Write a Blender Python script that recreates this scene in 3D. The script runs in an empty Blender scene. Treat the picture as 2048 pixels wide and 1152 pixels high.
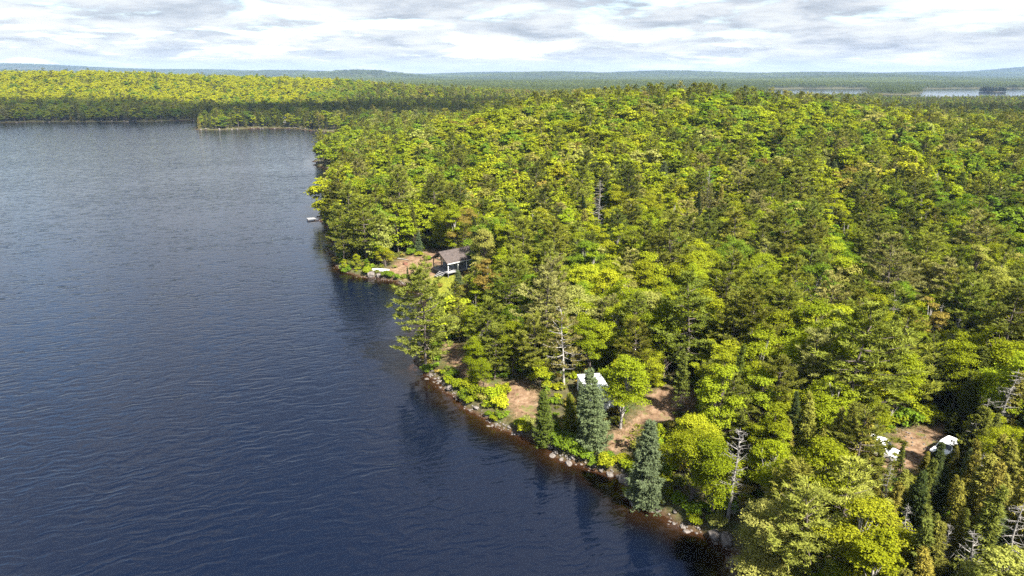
import bpy, bmesh, math, random
import numpy as np
from mathutils import Vector, Matrix

# ------------------------------------------------------------------ camera, sky, sun, exposure
CAM_H = 44.0
F_PX = 24.0 / 36.0 * 2048.0
PITCH = math.atan((576 - 149) / F_PX)
scene = bpy.context.scene
col = scene.collection
cam_data = bpy.data.cameras.new('camera')
cam_data.lens = 24.0
cam_data.sensor_width = 36.0
cam_data.clip_start = 0.5
cam_data.clip_end = 60000.0
cam = bpy.data.objects.new('camera', cam_data)
col.objects.link(cam)
cam.location = (0, 0, CAM_H)
cam.rotation_euler = (math.pi / 2 - PITCH, 0, 0)
scene.camera = cam

SUN_DIR = Vector((0.50, -0.60, 0.90)).normalized()          # towards the sun: high, behind and right of the camera
sun_data = bpy.data.lights.new('sun', 'SUN')
sun_data.energy = 5.0
sun_data.angle = math.radians(2.0)
sun_data.color = (1.0, 0.95, 0.86)
sun = bpy.data.objects.new('sun', sun_data)
col.objects.link(sun)
sun.rotation_euler = SUN_DIR.to_track_quat('Z', 'Y').to_euler()
sun.location = (0, 0, 300)

scene.view_settings.view_transform = 'Standard'
scene.view_settings.look = 'None'
scene.view_settings.exposure = 2.14
scene.view_settings.gamma = 1.0
scene.view_settings.use_curve_mapping = False
scene.render.engine = 'CYCLES'
scene.cycles.max_bounces = 5
scene.cycles.diffuse_bounces = 2
scene.cycles.glossy_bounces = 2
scene.cycles.transmission_bounces = 3
scene.cycles.volume_bounces = 0
scene.cycles.transparent_max_bounces = 6
scene.cycles.use_denoising = False
scene.cycles.denoiser = 'OPENIMAGEDENOISE'
scene.cycles.denoising_input_passes = 'RGB_ALBEDO_NORMAL'
scene.cycles.denoising_prefilter = 'ACCURATE'


class NT:
    """small helper to write node trees"""
    def __init__(self, tree):
        self.t = tree
        self.n = tree.nodes
        self.l = tree.links

    def new(self, kind, **kw):
        nd = self.n.new(kind)
        for k, v in kw.items():
            setattr(nd, k, v)
        return nd

    def link(self, a, b):
        self.l.new(a, b)

    def val(self, sock, v):
        if hasattr(v, 'is_output') or isinstance(v, bpy.types.NodeSocket):
            self.l.new(v, sock)
        else:
            sock.default_value = v

    def math(self, op, a, b=0.0, c=0.0, clamp=False):
        nd = self.new('ShaderNodeMath', operation=op, use_clamp=clamp)
        for i, v in enumerate((a, b, c)):
            self.val(nd.inputs[i], v)
        return nd.outputs[0]

    def vmath(self, op, a, b=(0, 0, 0)):
        nd = self.new('ShaderNodeVectorMath', operation=op)
        self.val(nd.inputs[0], a)
        if op == 'SCALE':
            self.val(nd.inputs[3], b)
        else:
            self.val(nd.inputs[1], b)
        return nd.outputs[0]

    def mix(self, fac, a, b, mode='MIX'):
        nd = self.new('ShaderNodeMix', data_type='RGBA', blend_type=mode)
        self.val(nd.inputs[0], fac)
        self.val(nd.inputs[6], a if not isinstance(a, tuple) else (*a[:3], 1))
        self.val(nd.inputs[7], b if not isinstance(b, tuple) else (*b[:3], 1))
        return nd.outputs[2]

    def noise(self, vec, scale, detail=4.0, rough=0.5, dist=0.0, dims='3D'):
        nd = self.new('ShaderNodeTexNoise', noise_dimensions=dims)
        if vec is not None:
            self.link(vec, nd.inputs['Vector'])
        nd.inputs['Scale'].default_value = scale
        nd.inputs['Detail'].default_value = detail
        nd.inputs['Roughness'].default_value = rough
        nd.inputs['Distortion'].default_value = dist
        return nd.outputs['Fac']

    def ramp(self, fac, stops):
        nd = self.new('ShaderNodeValToRGB')
        el = nd.color_ramp.elements
        while len(el) < len(stops):
            el.new(0.5)
        for e, (p, c) in zip(el, stops):
            e.position = p
            e.color = (*c[:3], 1)
        self.val(nd.inputs[0], fac)
        return nd.outputs[0]

    def smooth(self, v, lo, hi):
        nd = self.new('ShaderNodeMapRange', interpolation_type='SMOOTHSTEP')
        self.val(nd.inputs[0], v)
        nd.inputs[1].default_value = lo
        nd.inputs[2].default_value = hi
        return nd.outputs[0]


# the sky: Nishita blue behind a broken deck of cloud that covers the whole dome
world = bpy.data.worlds.new('World')
scene.world = world
world.use_nodes = True
w = NT(world.node_tree)
w.n.clear()
sky = w.new('ShaderNodeTexSky', sky_type='NISHITA')
sky.sun_disc = False
sky.sun_elevation = math.asin(SUN_DIR.z)
sky.sun_rotation = math.atan2(SUN_DIR.x, SUN_DIR.y)
sky.altitude = 40
sky.air_density = 1.0
sky.dust_density = 0.6
tc = w.new('ShaderNodeTexCoord').outputs['Generated']
sep = w.new('ShaderNodeSeparateXYZ')
w.link(tc, sep.inputs[0])
zc = w.math('MAXIMUM', sep.outputs[2], 0.0)
den = w.math('ADD', zc, 0.12)
cx = w.math('DIVIDE', sep.outputs[0], den)
cy = w.math('DIVIDE', sep.outputs[1], den)
comb = w.new('ShaderNodeCombineXYZ')
w.link(cx, comb.inputs[0])
w.link(cy, comb.inputs[1])
cv = comb.outputs[0]
cover = w.noise(cv, 0.85, 9, 0.58, 0.35)
fine = w.noise(w.vmath('ADD', cv, (7.3, 2.1, 0)), 3.6, 8, 0.6, 0.3)
shade = w.noise(w.vmath('ADD', cv, (3.1, 9.4, 0)), 1.75, 10, 0.60, 0.35)
coverf = w.math('ADD', w.math('MULTIPLY', cover, 0.72), w.math('MULTIPLY', fine, 0.28))
coverf = w.math('SUBTRACT', coverf, w.math('MULTIPLY', zc, 0.07))       # seen from the side the deck closes up; overhead its gaps show
cloudmask = w.smooth(coverf, 0.375, 0.50)
shadef = w.math('ADD', w.math('MULTIPLY', shade, 0.7), w.math('MULTIPLY', fine, 0.3))
cloudcol = w.ramp(shadef, [(0.38, (0.185, 0.199, 0.228)), (0.46, (0.265, 0.277, 0.302)), (0.53, (0.345, 0.351, 0.360)), (0.62, (0.410, 0.411, 0.412))])
bluesky = w.vmath('SCALE', sky.outputs[0], 0.12)
skycol = w.mix(w.math('MULTIPLY', cloudmask, 0.94), bluesky, cloudcol)
lowband = w.math('SUBTRACT', 1.0, w.smooth(sep.outputs[2], 0.0, 0.035))
skycol = w.mix(w.math('MULTIPLY', lowband, 0.75), skycol, (0.37, 0.375, 0.38))
bg = w.new('ShaderNodeBackground')
w.link(skycol, bg.inputs[0])
bg.inputs[1].default_value = 0.54
wo = w.new('ShaderNodeOutputWorld')
w.link(bg.outputs[0], wo.inputs[0])

# ------------------------------------------------------------------ helpers
rng = np.random.default_rng(11)
random.seed(5)


def px_dir(px, py):
    u = (px - 1024) / F_PX
    v = (576 - py) / F_PX
    return np.array([u, math.cos(PITCH) + v * math.sin(PITCH), -math.sin(PITCH) + v * math.cos(PITCH)])


def at(px, py, z=0.0):
    d = px_dir(px, py)
    t = (z - CAM_H) / d[2]
    return d[0] * t, d[1] * t


def project(x, y, z):
    """world to photo pixel (numpy)"""
    fy = y * math.cos(PITCH) - (z - CAM_H) * math.sin(PITCH)
    uy = y * math.sin(PITCH) + (z - CAM_H) * math.cos(PITCH)
    return 1024 + F_PX * x / fy, 576 - F_PX * uy / fy, fy


def tag(o, label=None, category=None, group=None, kind=None):
    if label:
        o['label'] = label
    if category:
        o['category'] = category
    if group:
        o['group'] = group
    if kind:
        o['kind'] = kind
    return o


def mesh_np(name, verts, faces, mats, matidx=None, smooth=False):
    """verts (n,3), faces list of arrays with 3 or 4 columns"""
    me = bpy.data.meshes.new(name)
    verts = np.asarray(verts, dtype=np.float32)
    faces = [np.asarray(f, dtype=np.int32) for f in faces if len(f)]
    me.vertices.add(len(verts))
    me.vertices.foreach_set('co', verts.ravel())
    loops = np.concatenate([f.ravel() for f in faces])
    counts = np.concatenate([np.full(len(f), f.shape[1], dtype=np.int32) for f in faces])
    starts = np.concatenate([[0], np.cumsum(counts)[:-1]]).astype(np.int32)
    me.loops.add(len(loops))
    me.loops.foreach_set('vertex_index', loops)
    me.polygons.add(len(counts))
    me.polygons.foreach_set('loop_start', starts)
    me.polygons.foreach_set('loop_total', counts)
    if matidx is not None:
        me.polygons.foreach_set('material_index', np.asarray(matidx, dtype=np.int32))
    if smooth:
        me.polygons.foreach_set('use_smooth', np.ones(len(counts), dtype=bool))
    for m in (mats if isinstance(mats, (list, tuple)) else [mats]):
        me.materials.append(m)
    me.update(calc_edges=True)
    return me


def add_obj(name, data, parent=None, loc=(0, 0, 0), rz=0.0):
    o = bpy.data.objects.new(name, data)
    col.objects.link(o)
    o.location = loc
    o.rotation_euler = (0, 0, rz)
    if parent is not None:
        o.parent = parent
    return o


def material(name):
    m = bpy.data.materials.new(name)
    m.use_nodes = True
    t = NT(m.node_tree)
    t.n.clear()
    out = t.new('ShaderNodeOutputMaterial')
    return m, t, out


def principled(t, out, color, rough=0.6, metal=0.0, spec=0.4, normal=None):
    p = t.new('ShaderNodeBsdfPrincipled')
    t.val(p.inputs['Base Color'], color if not isinstance(color, tuple) else (*color[:3], 1))
    t.val(p.inputs['Roughness'], rough)
    p.inputs['Metallic'].default_value = metal
    p.inputs['Specular IOR Level'].default_value = spec
    if normal is not None:
        t.link(normal, p.inputs['Normal'])
    t.link(p.outputs[0], out.inputs[0])
    return p


def worn(name, c1, c2, scale=3.0, rough=0.7, metal=0.0, spec=0.3, bump=0.0, bscale=20.0, stretch=None):
    m, t, out = material(name)
    co = t.new('ShaderNodeTexCoord').outputs['Object']
    if stretch:
        co = t.vmath('MULTIPLY', co, stretch)
    n = t.noise(co, scale, 6, 0.6)
    c = t.ramp(n, [(0.34, c1), (0.66, c2)])
    nor = None
    if bump:
        b = t.new('ShaderNodeBump')
        b.inputs['Strength'].default_value = bump
        b.inputs['Distance'].default_value = 0.02
        t.link(t.noise(co, bscale, 4, 0.6), b.inputs['Height'])
        nor = b.outputs[0]
    principled(t, out, c, rough, metal, spec, nor)
    return m


def leaf_material(name, trans=0.32, var=0.35):
    """tint comes from each tree (its own species / individual colour); every leaf varies a little"""
    m, t, out = material(name)
    a = t.new('ShaderNodeAttribute', attribute_type='INSTANCER', attribute_name='tint')
    g = t.new('ShaderNodeNewGeometry')
    r = g.outputs['Random Per Island']
    k = t.math('ADD', t.math('MULTIPLY', r, var * 2), 1.0 - var)
    c = t.vmath('SCALE', a.outputs['Color'], k)
    warm = t.mix(t.math('MULTIPLY', t.math('POWER', r, 3.0), 0.35), c, t.vmath('MULTIPLY', c, (1.12, 1.0, 0.8)))
    d = t.new('ShaderNodeBsdfDiffuse')
    t.link(warm, d.inputs[0])
    tr = t.new('ShaderNodeBsdfTranslucent')
    t.link(t.vmath('MULTIPLY', warm, (1.15, 1.1, 0.6)), tr.inputs[0])
    mx = t.new('ShaderNodeMixShader')
    mx.inputs[0].default_value = trans
    t.link(d.outputs[0], mx.inputs[1])
    t.link(tr.outputs[0], mx.inputs[2])
    t.link(mx.outputs[0], out.inputs[0])
    return m


M = {}
M['leaf'] = leaf_material('leaf', 0.42, 0.30)
M['needle'] = leaf_material('needle', 0.30, 0.32)
M['bark'] = worn('bark', (0.055, 0.042, 0.034), (0.12, 0.10, 0.085), 4, 0.9, bump=0.6)
M['pale_bark'] = worn('pale_bark', (0.17, 0.155, 0.14), (0.33, 0.31, 0.28), 3, 0.85, bump=0.4)
M['dead_wood'] = worn('dead_wood', (0.12, 0.11, 0.10), (0.25, 0.235, 0.215), 3, 0.85, bump=0.3)
M['rock'] = worn('rock', (0.055, 0.046, 0.040), (0.17, 0.15, 0.135), 2.2, 0.85, bump=0.7, bscale=9)
M['white_paint'] = worn('white_paint', (0.74, 0.75, 0.76), (0.84, 0.84, 0.84), 1.2, 0.35)
M['white_roof'] = worn('white_roof', (0.68, 0.69, 0.71), (0.82, 0.82, 0.82), 0.9, 0.5)
M['awning'] = worn('awning', (0.30, 0.34, 0.39), (0.38, 0.42, 0.47), 1.5, 0.7)
M['glass'] = worn('dark_glass', (0.012, 0.016, 0.022), (0.02, 0.026, 0.034), 1.0, 0.06, spec=0.6)
M['rubber'] = worn('rubber', (0.015, 0.015, 0.016), (0.03, 0.03, 0.03), 6, 0.8)
M['metal'] = worn('metal', (0.35, 0.36, 0.37), (0.5, 0.5, 0.5), 5, 0.4, metal=0.8)
M['black_trim'] = worn('black_trim', (0.02, 0.02, 0.021), (0.04, 0.04, 0.04), 5, 0.5)
M['red_lamp'] = worn('red_lamp', (0.3, 0.02, 0.02), (0.38, 0.03, 0.03), 5, 0.25)
M['clear_lamp'] = worn('clear_lamp', (0.6, 0.62, 0.64), (0.7, 0.7, 0.7), 5, 0.15)
M['shingle'] = worn('brown_shingle', (0.048, 0.038, 0.035), (0.085, 0.068, 0.062), 1.8, 0.9, bump=0.5, bscale=14)
M['dark_wood'] = worn('dark_wood', (0.075, 0.05, 0.038), (0.13, 0.09, 0.07), 3, 0.75, stretch=(1, 1, 6))
M['grey_wood'] = worn('grey_wood', (0.15, 0.15, 0.155), (0.26, 0.255, 0.25), 3, 0.8, stretch=(6, 1, 1))
M['tan_wood'] = worn('tan_wood', (0.30, 0.25, 0.18), (0.42, 0.36, 0.27), 3, 0.8)
M['grey_siding'] = worn('grey_siding', (0.16, 0.175, 0.185), (0.24, 0.25, 0.26), 2, 0.7)
M['pale_trim'] = worn('pale_trim', (0.58, 0.58, 0.57), (0.72, 0.72, 0.71), 2, 0.6)
M['charcoal'] = worn('charcoal_board', (0.06, 0.06, 0.065), (0.11, 0.11, 0.115), 3, 0.8)
M['tarp'] = worn('tarp', (0.05, 0.048, 0.055), (0.08, 0.077, 0.085), 2, 0.6)
M['rust'] = worn('rust', (0.12, 0.05, 0.035), (0.2, 0.09, 0.06), 5, 0.9)

# ------------------------------------------------------------------ the land and the lake
shore_px = [(1490, 1180), (1472, 1140), (1448, 1092), (1400, 1066), (1352, 1044), (1308, 1024), (1262, 1000), (1238, 955), (1212, 944), (1180, 934),
            (1140, 922), (1110, 908), (1094, 888), (1060, 874), (1010, 857), (962, 832), (922, 802), (885, 772), (858, 744),
            (838, 730), (846, 700), (862, 650), (868, 610), (850, 588), (822, 574), (790, 564), (750, 556), (704, 554), (674, 541),
            (658, 522), (649, 503), (655, 480), (650, 456), (649, 436), (656, 405), (664, 370), (676, 343), (662, 337),
            (644, 329), (637, 318), (639, 309), (650, 302), (690, 297), (730, 285), (720, 270), (680, 264), (641, 262.5), (600, 258), (560, 257), (520, 256.5), (480, 258), (440, 259.5), (405, 259), (397, 255),
            (400, 250), (430, 247), (440, 243), (380, 240.5), (300, 243), (220, 243), (150, 243.5), (80, 244), (20, 245), (-60, 247)]
lake1 = [at(a, b) for a, b in shore_px]
x0, y0 = lake1[0]
lake1 = [(x0 + 70, -160), (x0 + 26, -60), (x0 + 10, 10)] + lake1 + [(-760, 640), (-1600, 600), (-1600, -160)]
lake1 = np.array(lake1)
# the second lake, far to the right
lake2 = np.array([at(a, b) for a, b in [(1530, 199), (1530, 183), (1545, 178.6), (1600, 177.4), (1665, 177.2), (1726, 177.6), (1738, 181), (1752, 188), (1790, 191), (1838, 189), (1846, 183), (1842, 179.5),
                                         (1870, 177.8), (1950, 177.0), (2060, 177.2), (2200, 178), (2260, 200)]])
islet = np.array(at(1985, 183.5))


def seg_dist(poly, x, y):
    best = np.full(x.shape, 1e18)
    n = len(poly)
    inside = np.zeros(x.shape, dtype=bool)
    for i in range(n):
        ax, ay = poly[i]
        bx, by = poly[(i + 1) % n]
        dx, dy = bx - ax, by - ay
        t = np.clip(((x - ax) * dx + (y - ay) * dy) / (dx * dx + dy * dy + 1e-12), 0, 1)
        d = (x - ax - t * dx) ** 2 + (y - ay - t * dy) ** 2
        best = np.minimum(best, d)
        if abs(by - ay) > 1e-9:
            cond = ((ay > y) != (by > y)) & (x < (bx - ax) * (y - ay) / (by - ay) + ax)
            inside ^= cond
    d = np.sqrt(best)
    return np.where(inside, -d, d)


def shore_d(x, y):
    """metres inland of the nearest water's edge (negative over water)"""
    x = np.asarray(x, float)
    y = np.asarray(y, float)
    r = np.clip((np.hypot(x, y) - 40) / 400, 0.05, 1.0)
    wx = x + r * (1.6 * np.sin(y * 0.33 + 1.1 * np.sin(x * 0.21)) + 3.5 * np.sin(y * 0.053 + 2))
    wy = y + r * (1.4 * np.sin(x * 0.37 + 1.3 * np.sin(y * 0.17)) + 3.0 * np.sin(x * 0.047 + 1))
    wx = wx + 0.30 * np.sin(y * 1.3 + x * 0.4) + 0.16 * np.sin(y * 3.1 - x * 1.2)
    wy = wy + 0.30 * np.sin(x * 1.1 - y * 0.5) + 0.16 * np.sin(x * 2.7 + y * 0.9)
    d = seg_dist(lake1, wx, wy)
    far = (x > 350) & (y > 1000)
    if far.any():
        d2 = np.full(x.shape, 1e6)
        d2[far] = seg_dist(lake2, wx[far], wy[far])
        isl = 30 - np.hypot((x - islet[0]) * 0.6, y - islet[1])
        d2 = np.maximum(d2, isl)
        d = np.where(np.abs(d2) < np.abs(d), d2, d)
    return d


def gauss(x, y, cx_, cy_, sx, sy, a):
    return a * np.exp(-((x - cx_) / sx) ** 2 - ((y - cy_) / sy) ** 2)


far_hills = [(-5200, 7600, 1500, 700, 92), (-3300, 8200, 1000, 700, 50), (-3700, 5300, 700, 500, 48), (-2150, 6600, 900, 600, 52), (-2600, 4500, 500, 380, 26),
             (-1100, 5200, 420, 420, 50), (-200, 7900, 1100, 700, 40), (350, 6100, 700, 500, 40), (1500, 6900, 900, 600, 46), (2700, 6000, 900, 500, 34),
             (2300, 4600, 600, 400, 20), (4300, 7200, 1100, 600, 36), (6600, 7900, 1500, 700, 100), (8300, 8200, 1800, 700, 104), (4200, 9300, 1200, 700, 22),
             (-7200, 7000, 1600, 800, 70), (900, 9600, 2500, 700, 12), (-2500, 9600, 2500, 700, 30)]


def height(x, y, d=None):
    x = np.asarray(x, float)
    y = np.asarray(y, float)
    if d is None:
        d = shore_d(x, y)
    dl = np.maximum(d, 0)
    z = 0.45 * np.clip(dl / 1.1, 0, 1) + 1.3 * (1 - np.exp(-dl / 9.0)) + 0.8 * (1 - np.exp(-dl / 60.0))
    inl = 1 - np.exp(-(dl / 55.0) ** 2)
    hill = gauss(x, y, 62, 345, 135, 125, 20.5) + gauss(x, y, 240, 390, 150, 130, 6.0)
    hill = hill + gauss(x, y, -640, 1030, 330, 180, 31) + gauss(x, y, -250, 1080, 260, 170, 15) + gauss(x, y, -1100, 1000, 300, 200, 24)
    hill = hill + gauss(x, y, 120, 210, 70, 60, 2.5)
    for h in far_hills:
        hill = hill + 1.3 * gauss(x, y, *h)
    rough = 0.9 * np.sin(x * 0.021 + 1.7 * np.sin(y * 0.013)) * np.sin(y * 0.019) + 0.25 * np.sin(x * 0.13 + y * 0.05) * np.sin(y * 0.11 - x * 0.03)
    rough2 = 5.0 * np.sin(x * 0.0021 + 0.6) * np.sin(y * 0.0027) * np.clip((y - 1200) / 2000, 0, 1)
    z = z + hill * inl + rough * np.clip(dl / 25, 0, 1) + (rough2 + 3.0 * np.clip((y - 1500) / 2000, 0, 1)) * inl
    zw = np.maximum(-3.5, d * 0.22) - 0.03
    return np.where(d > 0, z, zw)


def hz(x, y):
    return float(height(np.array([x]), np.array([y]))[0])


def ground_at(px, py):
    """walk down the line of sight to the land"""
    d = px_dir(px, py)
    t = np.linspace(30, 1500, 6000)
    X, Y, Z = d[0] * t, d[1] * t, CAM_H + d[2] * t
    h = height(X, Y)
    k = int(np.argmax(Z < h)) if (Z < h).any() else len(t) - 1
    return float(X[k]), float(Y[k])


# clearings, each a patch of bare or grassy ground
clear_px = {
    'lakeside_path': [(880, 684), (912, 684), (935, 720), (950, 752), (985, 776), (1010, 762), (1062, 762), (1080, 790), (1072, 838), (1030, 838), (1012, 800), (965, 790), (925, 760), (895, 725)],
    'camp_clearing': [(1196, 882), (1250, 852), (1285, 815), (1294, 784), (1335, 775), (1385, 780), (1392, 800), (1372, 830), (1325, 845), (1285, 870), (1258, 900), (1215, 908)],
    'cabin_clearing': [(768, 550), (792, 524), (812, 514), (870, 498), (886, 500), (928, 545), (918, 568), (890, 585), (872, 600), (850, 572), (810, 562)],
    'stony_track': [(1690, 905), (1720, 885), (1780, 905), (1796, 862), (1840, 858), (1880, 848), (1906, 862), (1935, 880), (1930, 905), (1880, 915), (1850, 935), (1800, 950), (1760, 945), (1712, 930)],
}
clear_w = {k: np.array([ground_at(a, b) for a, b in v]) for k, v in clear_px.items()}


def clearing_d(x, y, names=None):
    best = np.full(np.shape(x), 1e6)
    for k, poly in clear_w.items():
        if names and k not in names:
            continue
        best = np.minimum(best, seg_dist(poly, x, y))
    return best


def axis(lo, hi, fine_lo, fine_hi, step, grow):
    pts = list(np.arange(fine_lo, fine_hi + 1e-6, step))
    s, v = step, fine_hi
    while v < hi:
        s *= grow
        v += s
        pts.append(min(v, hi))
    s, v, left = step, fine_lo, []
    while v > lo:
        s *= grow
        v -= s
        left.append(max(v, lo))
    return np.array(left[::-1] + pts)


gx = axis(-11000, 11000, -60, 105, 0.9, 1.045)
gy = axis(-150, 11500, 42, 190, 0.9, 1.028)
GX, GY = np.meshgrid(gx, gy)
GD = shore_d(GX.ravel(), GY.ravel())
GZ = height(GX.ravel(), GY.ravel(), GD)
nx, ny = len(gx), len(gy)
idx = np.arange(nx * ny).reshape(ny, nx)
quads = np.stack([idx[:-1, :-1].ravel(), idx[:-1, 1:].ravel(), idx[1:, 1:].ravel(), idx[1:, :-1].ravel()], 1)
GV = np.stack([GX.ravel(), GY.ravel(), GZ], 1)
near = (np.abs(GX.ravel()) < 130) & (GY.ravel() < 260)
clr = np.full(nx * ny, 50.0)
clr[near] = clearing_d(GX.ravel()[near], GY.ravel()[near])
lawn_poly = np.array([ground_at(a, b) for a, b in [(868, 556), (905, 550), (925, 560), (915, 590), (880, 598), (862, 585)]])
lawn = np.full(nx * ny, 0.0)
lawn[near] = np.clip(1 - seg_dist(lawn_poly, GX.ravel()[near], GY.ravel()[near]) / 1.5, 0, 1)

m, t, out = material('forest_floor')
geo = t.new('ShaderNodeNewGeometry').outputs['Position']
n1 = t.noise(geo, 0.35, 6, 0.6)
n2 = t.noise(geo, 2.4, 6, 0.65)
floor = t.ramp(n1, [(0.35, (0.035, 0.032, 0.018)), (0.5, (0.06, 0.055, 0.022)), (0.65, (0.05, 0.065, 0.02))])
floor = t.mix(t.smooth(n2, 0.5, 0.75), floor, (0.10, 0.075, 0.05))
a_clear = t.new('ShaderNodeAttribute', attribute_name='clearing').outputs['Fac']
a_shore = t.new('ShaderNodeAttribute', attribute_name='shore').outputs['Fac']
a_lawn = t.new('ShaderNodeAttribute', attribute_name='lawn').outputs['Fac']
cl = t.math('SUBTRACT', 1.0, t.smooth(t.math('ADD', a_clear, t.math('MULTIPLY', t.math('SUBTRACT', n2, 0.5), 5.0)), -0.9, 0.9))
sand = t.ramp(t.noise(geo, 1.1, 8, 0.68), [(0.36, (0.075, 0.044, 0.025)), (0.5, (0.145, 0.092, 0.055)), (0.66, (0.225, 0.155, 0.10))])
sand = t.mix(t.smooth(t.noise(geo, 0.55, 5, 0.6), 0.56, 0.66), sand, (0.085, 0.085, 0.025))
gr = t.mix(cl, floor, sand)
gr = t.mix(t.math('MULTIPLY', a_lawn, 0.92), gr, t.mix(t.smooth(n2, 0.4, 0.6), (0.20, 0.20, 0.02), (0.13, 0.16, 0.02)))
bedc = t.ramp(n2, [(0.35, (0.018, 0.010, 0.006)), (0.6, (0.06, 0.034, 0.019))])
gr = t.mix(t.math('SUBTRACT', 1.0, t.smooth(a_shore, -0.2, 0.9)), gr, bedc)
bp = t.new('ShaderNodeBump')
bp.inputs['Strength'].default_value = 0.7
bp.inputs['Distance'].default_value = 0.12
t.link(n2, bp.inputs['Height'])
principled(t, out, gr, 0.95, 0, 0.1, bp.outputs[0])
M['ground'] = m


def float_attr(me, name, data):
    a = me.attributes.new(name, 'FLOAT', 'POINT')
    a.data.foreach_set('value', np.asarray(data, dtype=np.float32))


fc = clr[quads].mean(1)
qx, qy = GX.ravel()[quads].mean(1), GY.ravel()[quads].mean(1)
patch = np.full(len(quads), -1)
for i, k in enumerate(clear_w):
    sel = fc < 0.4
    dk = np.full(len(quads), 9.0)
    dk[sel] = seg_dist(clear_w[k], qx[sel], qy[sel])
    patch[dk < 0.4] = i


def ground_piece(name, sel, **kw):
    q = quads[sel]
    u, inv = np.unique(q, return_inverse=True)
    me = mesh_np(name, GV[u], [inv.reshape(q.shape)], M['ground'], smooth=True)
    float_attr(me, 'clearing', clr[u])
    float_attr(me, 'shore', GD[u])
    float_attr(me, 'lawn', lawn[u])
    o = add_obj(name, me)
    o['kind'] = 'structure'
    return o


ground_piece('ground', patch < 0)
for i, k in enumerate(clear_w):
    ground_piece(k, patch == i)

# the water: dark tannin-brown over the shallows, blue-black where it is deep
wx_ = axis(-1650, 160, -70, 40, 1.0, 1.05)
wy_ = axis(-150, 760, 40, 185, 1.0, 1.04)
WX, WY = np.meshgrid(wx_, wy_)
wd = shore_d(WX.ravel(), WY.ravel())
nwx, nwy = len(wx_), len(wy_)
wi = np.arange(nwx * nwy).reshape(nwy, nwx)
wq = np.stack([wi[:-1, :-1].ravel(), wi[:-1, 1:].ravel(), wi[1:, 1:].ravel(), wi[1:, :-1].ravel()], 1)
wq = wq[(wd[wq] < 40).any(1)]


def water_material(calm=1.0):
    m, t, out = material('lake_water')
    pos = t.new('ShaderNodeNewGeometry').outputs['Position']
    dep = t.new('ShaderNodeAttribute', attribute_name='shore').outputs['Fac']
    body = t.ramp(t.smooth(dep, -7.0, 0.0), [(0.0, (0.0020, 0.0042, 0.0120)), (0.35, (0.0025, 0.0032, 0.006)), (0.72, (0.005, 0.003, 0.002)), (0.93, (0.010, 0.005, 0.002)), (1.0, (0.024, 0.011, 0.005))])
    rot = t.new('ShaderNodeVectorRotate', rotation_type='Z_AXIS')
    rot.inputs['Angle'].default_value = math.radians(-17)
    t.link(pos, rot.inputs['Vector'])
    v = rot.outputs[0]
    # wind ripples: long crests across the wind, short along it; calmer in the lee of the shore
    wob = t.new('ShaderNodeTexNoise')
    t.link(v, wob.inputs['Vector'])
    wob.inputs['Scale'].default_value = 0.22
    wob.inputs['Detail'].default_value = 3
    wv = t.vmath('ADD', v, t.vmath('SCALE', t.vmath('SUBTRACT', wob.outputs['Color'], (0.5, 0.5, 0.5)), 3.2))
    long1 = t.noise(t.vmath('MULTIPLY', wv, (0.20, 0.80, 1)), 1.0, 1.0, 0.4)
    rid = t.math('SUBTRACT', 1.0, t.math('ABSOLUTE', t.math('MULTIPLY', t.math('SUBTRACT', long1, 0.5), 4.0)))
    mid = t.noise(t.vmath('MULTIPLY', wv, (0.75, 2.3, 1)), 1.0, 1.5, 0.5)
    fine = t.noise(t.vmath('MULTIPLY', v, (2.6, 4.6, 1)), 1.0, 1.5, 0.5)
    gust = t.noise(t.vmath('MULTIPLY', v, (0.011, 0.024, 1)), 1.0, 4.0, 0.6)
    lee = t.math('ADD', 0.35, t.math('MULTIPLY', t.smooth(t.math('MULTIPLY', dep, -1.0), 0.5, 14.0), 0.65))
    hgt = t.math('ADD', t.math('MULTIPLY', rid, 0.046), t.math('ADD', t.math('MULTIPLY', mid, 0.017), t.math('MULTIPLY', fine, 0.008)))
    hgt = t.math('MULTIPLY', hgt, t.math('MULTIPLY', lee, t.math('ADD', 0.25, t.math('MULTIPLY', gust, 1.5))))
    b = t.new('ShaderNodeBump')
    b.inputs['Strength'].default_value = 1.0
    b.inputs['Distance'].default_value = calm
    t.link(hgt, b.inputs['Height'])
    p = principled(t, out, body, 0.06, 0, 0.5, b.outputs[0])
    p.inputs['IOR'].default_value = 1.33
    return m


M['water'] = water_material()
wme = mesh_np('lake', np.stack([WX.ravel(), WY.ravel(), np.zeros(nwx * nwy)], 1), [wq], M['water'], smooth=True)
float_attr(wme, 'shore', wd)
lake = add_obj('lake', wme)
lake['kind'] = 'structure'
l2 = np.array([(400, 1150, 0.0), (2900, 1150, 0), (2900, 2700, 0), (400, 2700, 0)])
lme = mesh_np('far_lake', l2, [np.array([[0, 1, 2, 3]])], water_material(0.25))
float_attr(lme, 'shore', [-30] * 4)
far_lake = add_obj('far_lake', lme)
far_lake['kind'] = 'structure'

# ------------------------------------------------------------------ tree shapes (a few of each kind, shared by every copy)


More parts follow.
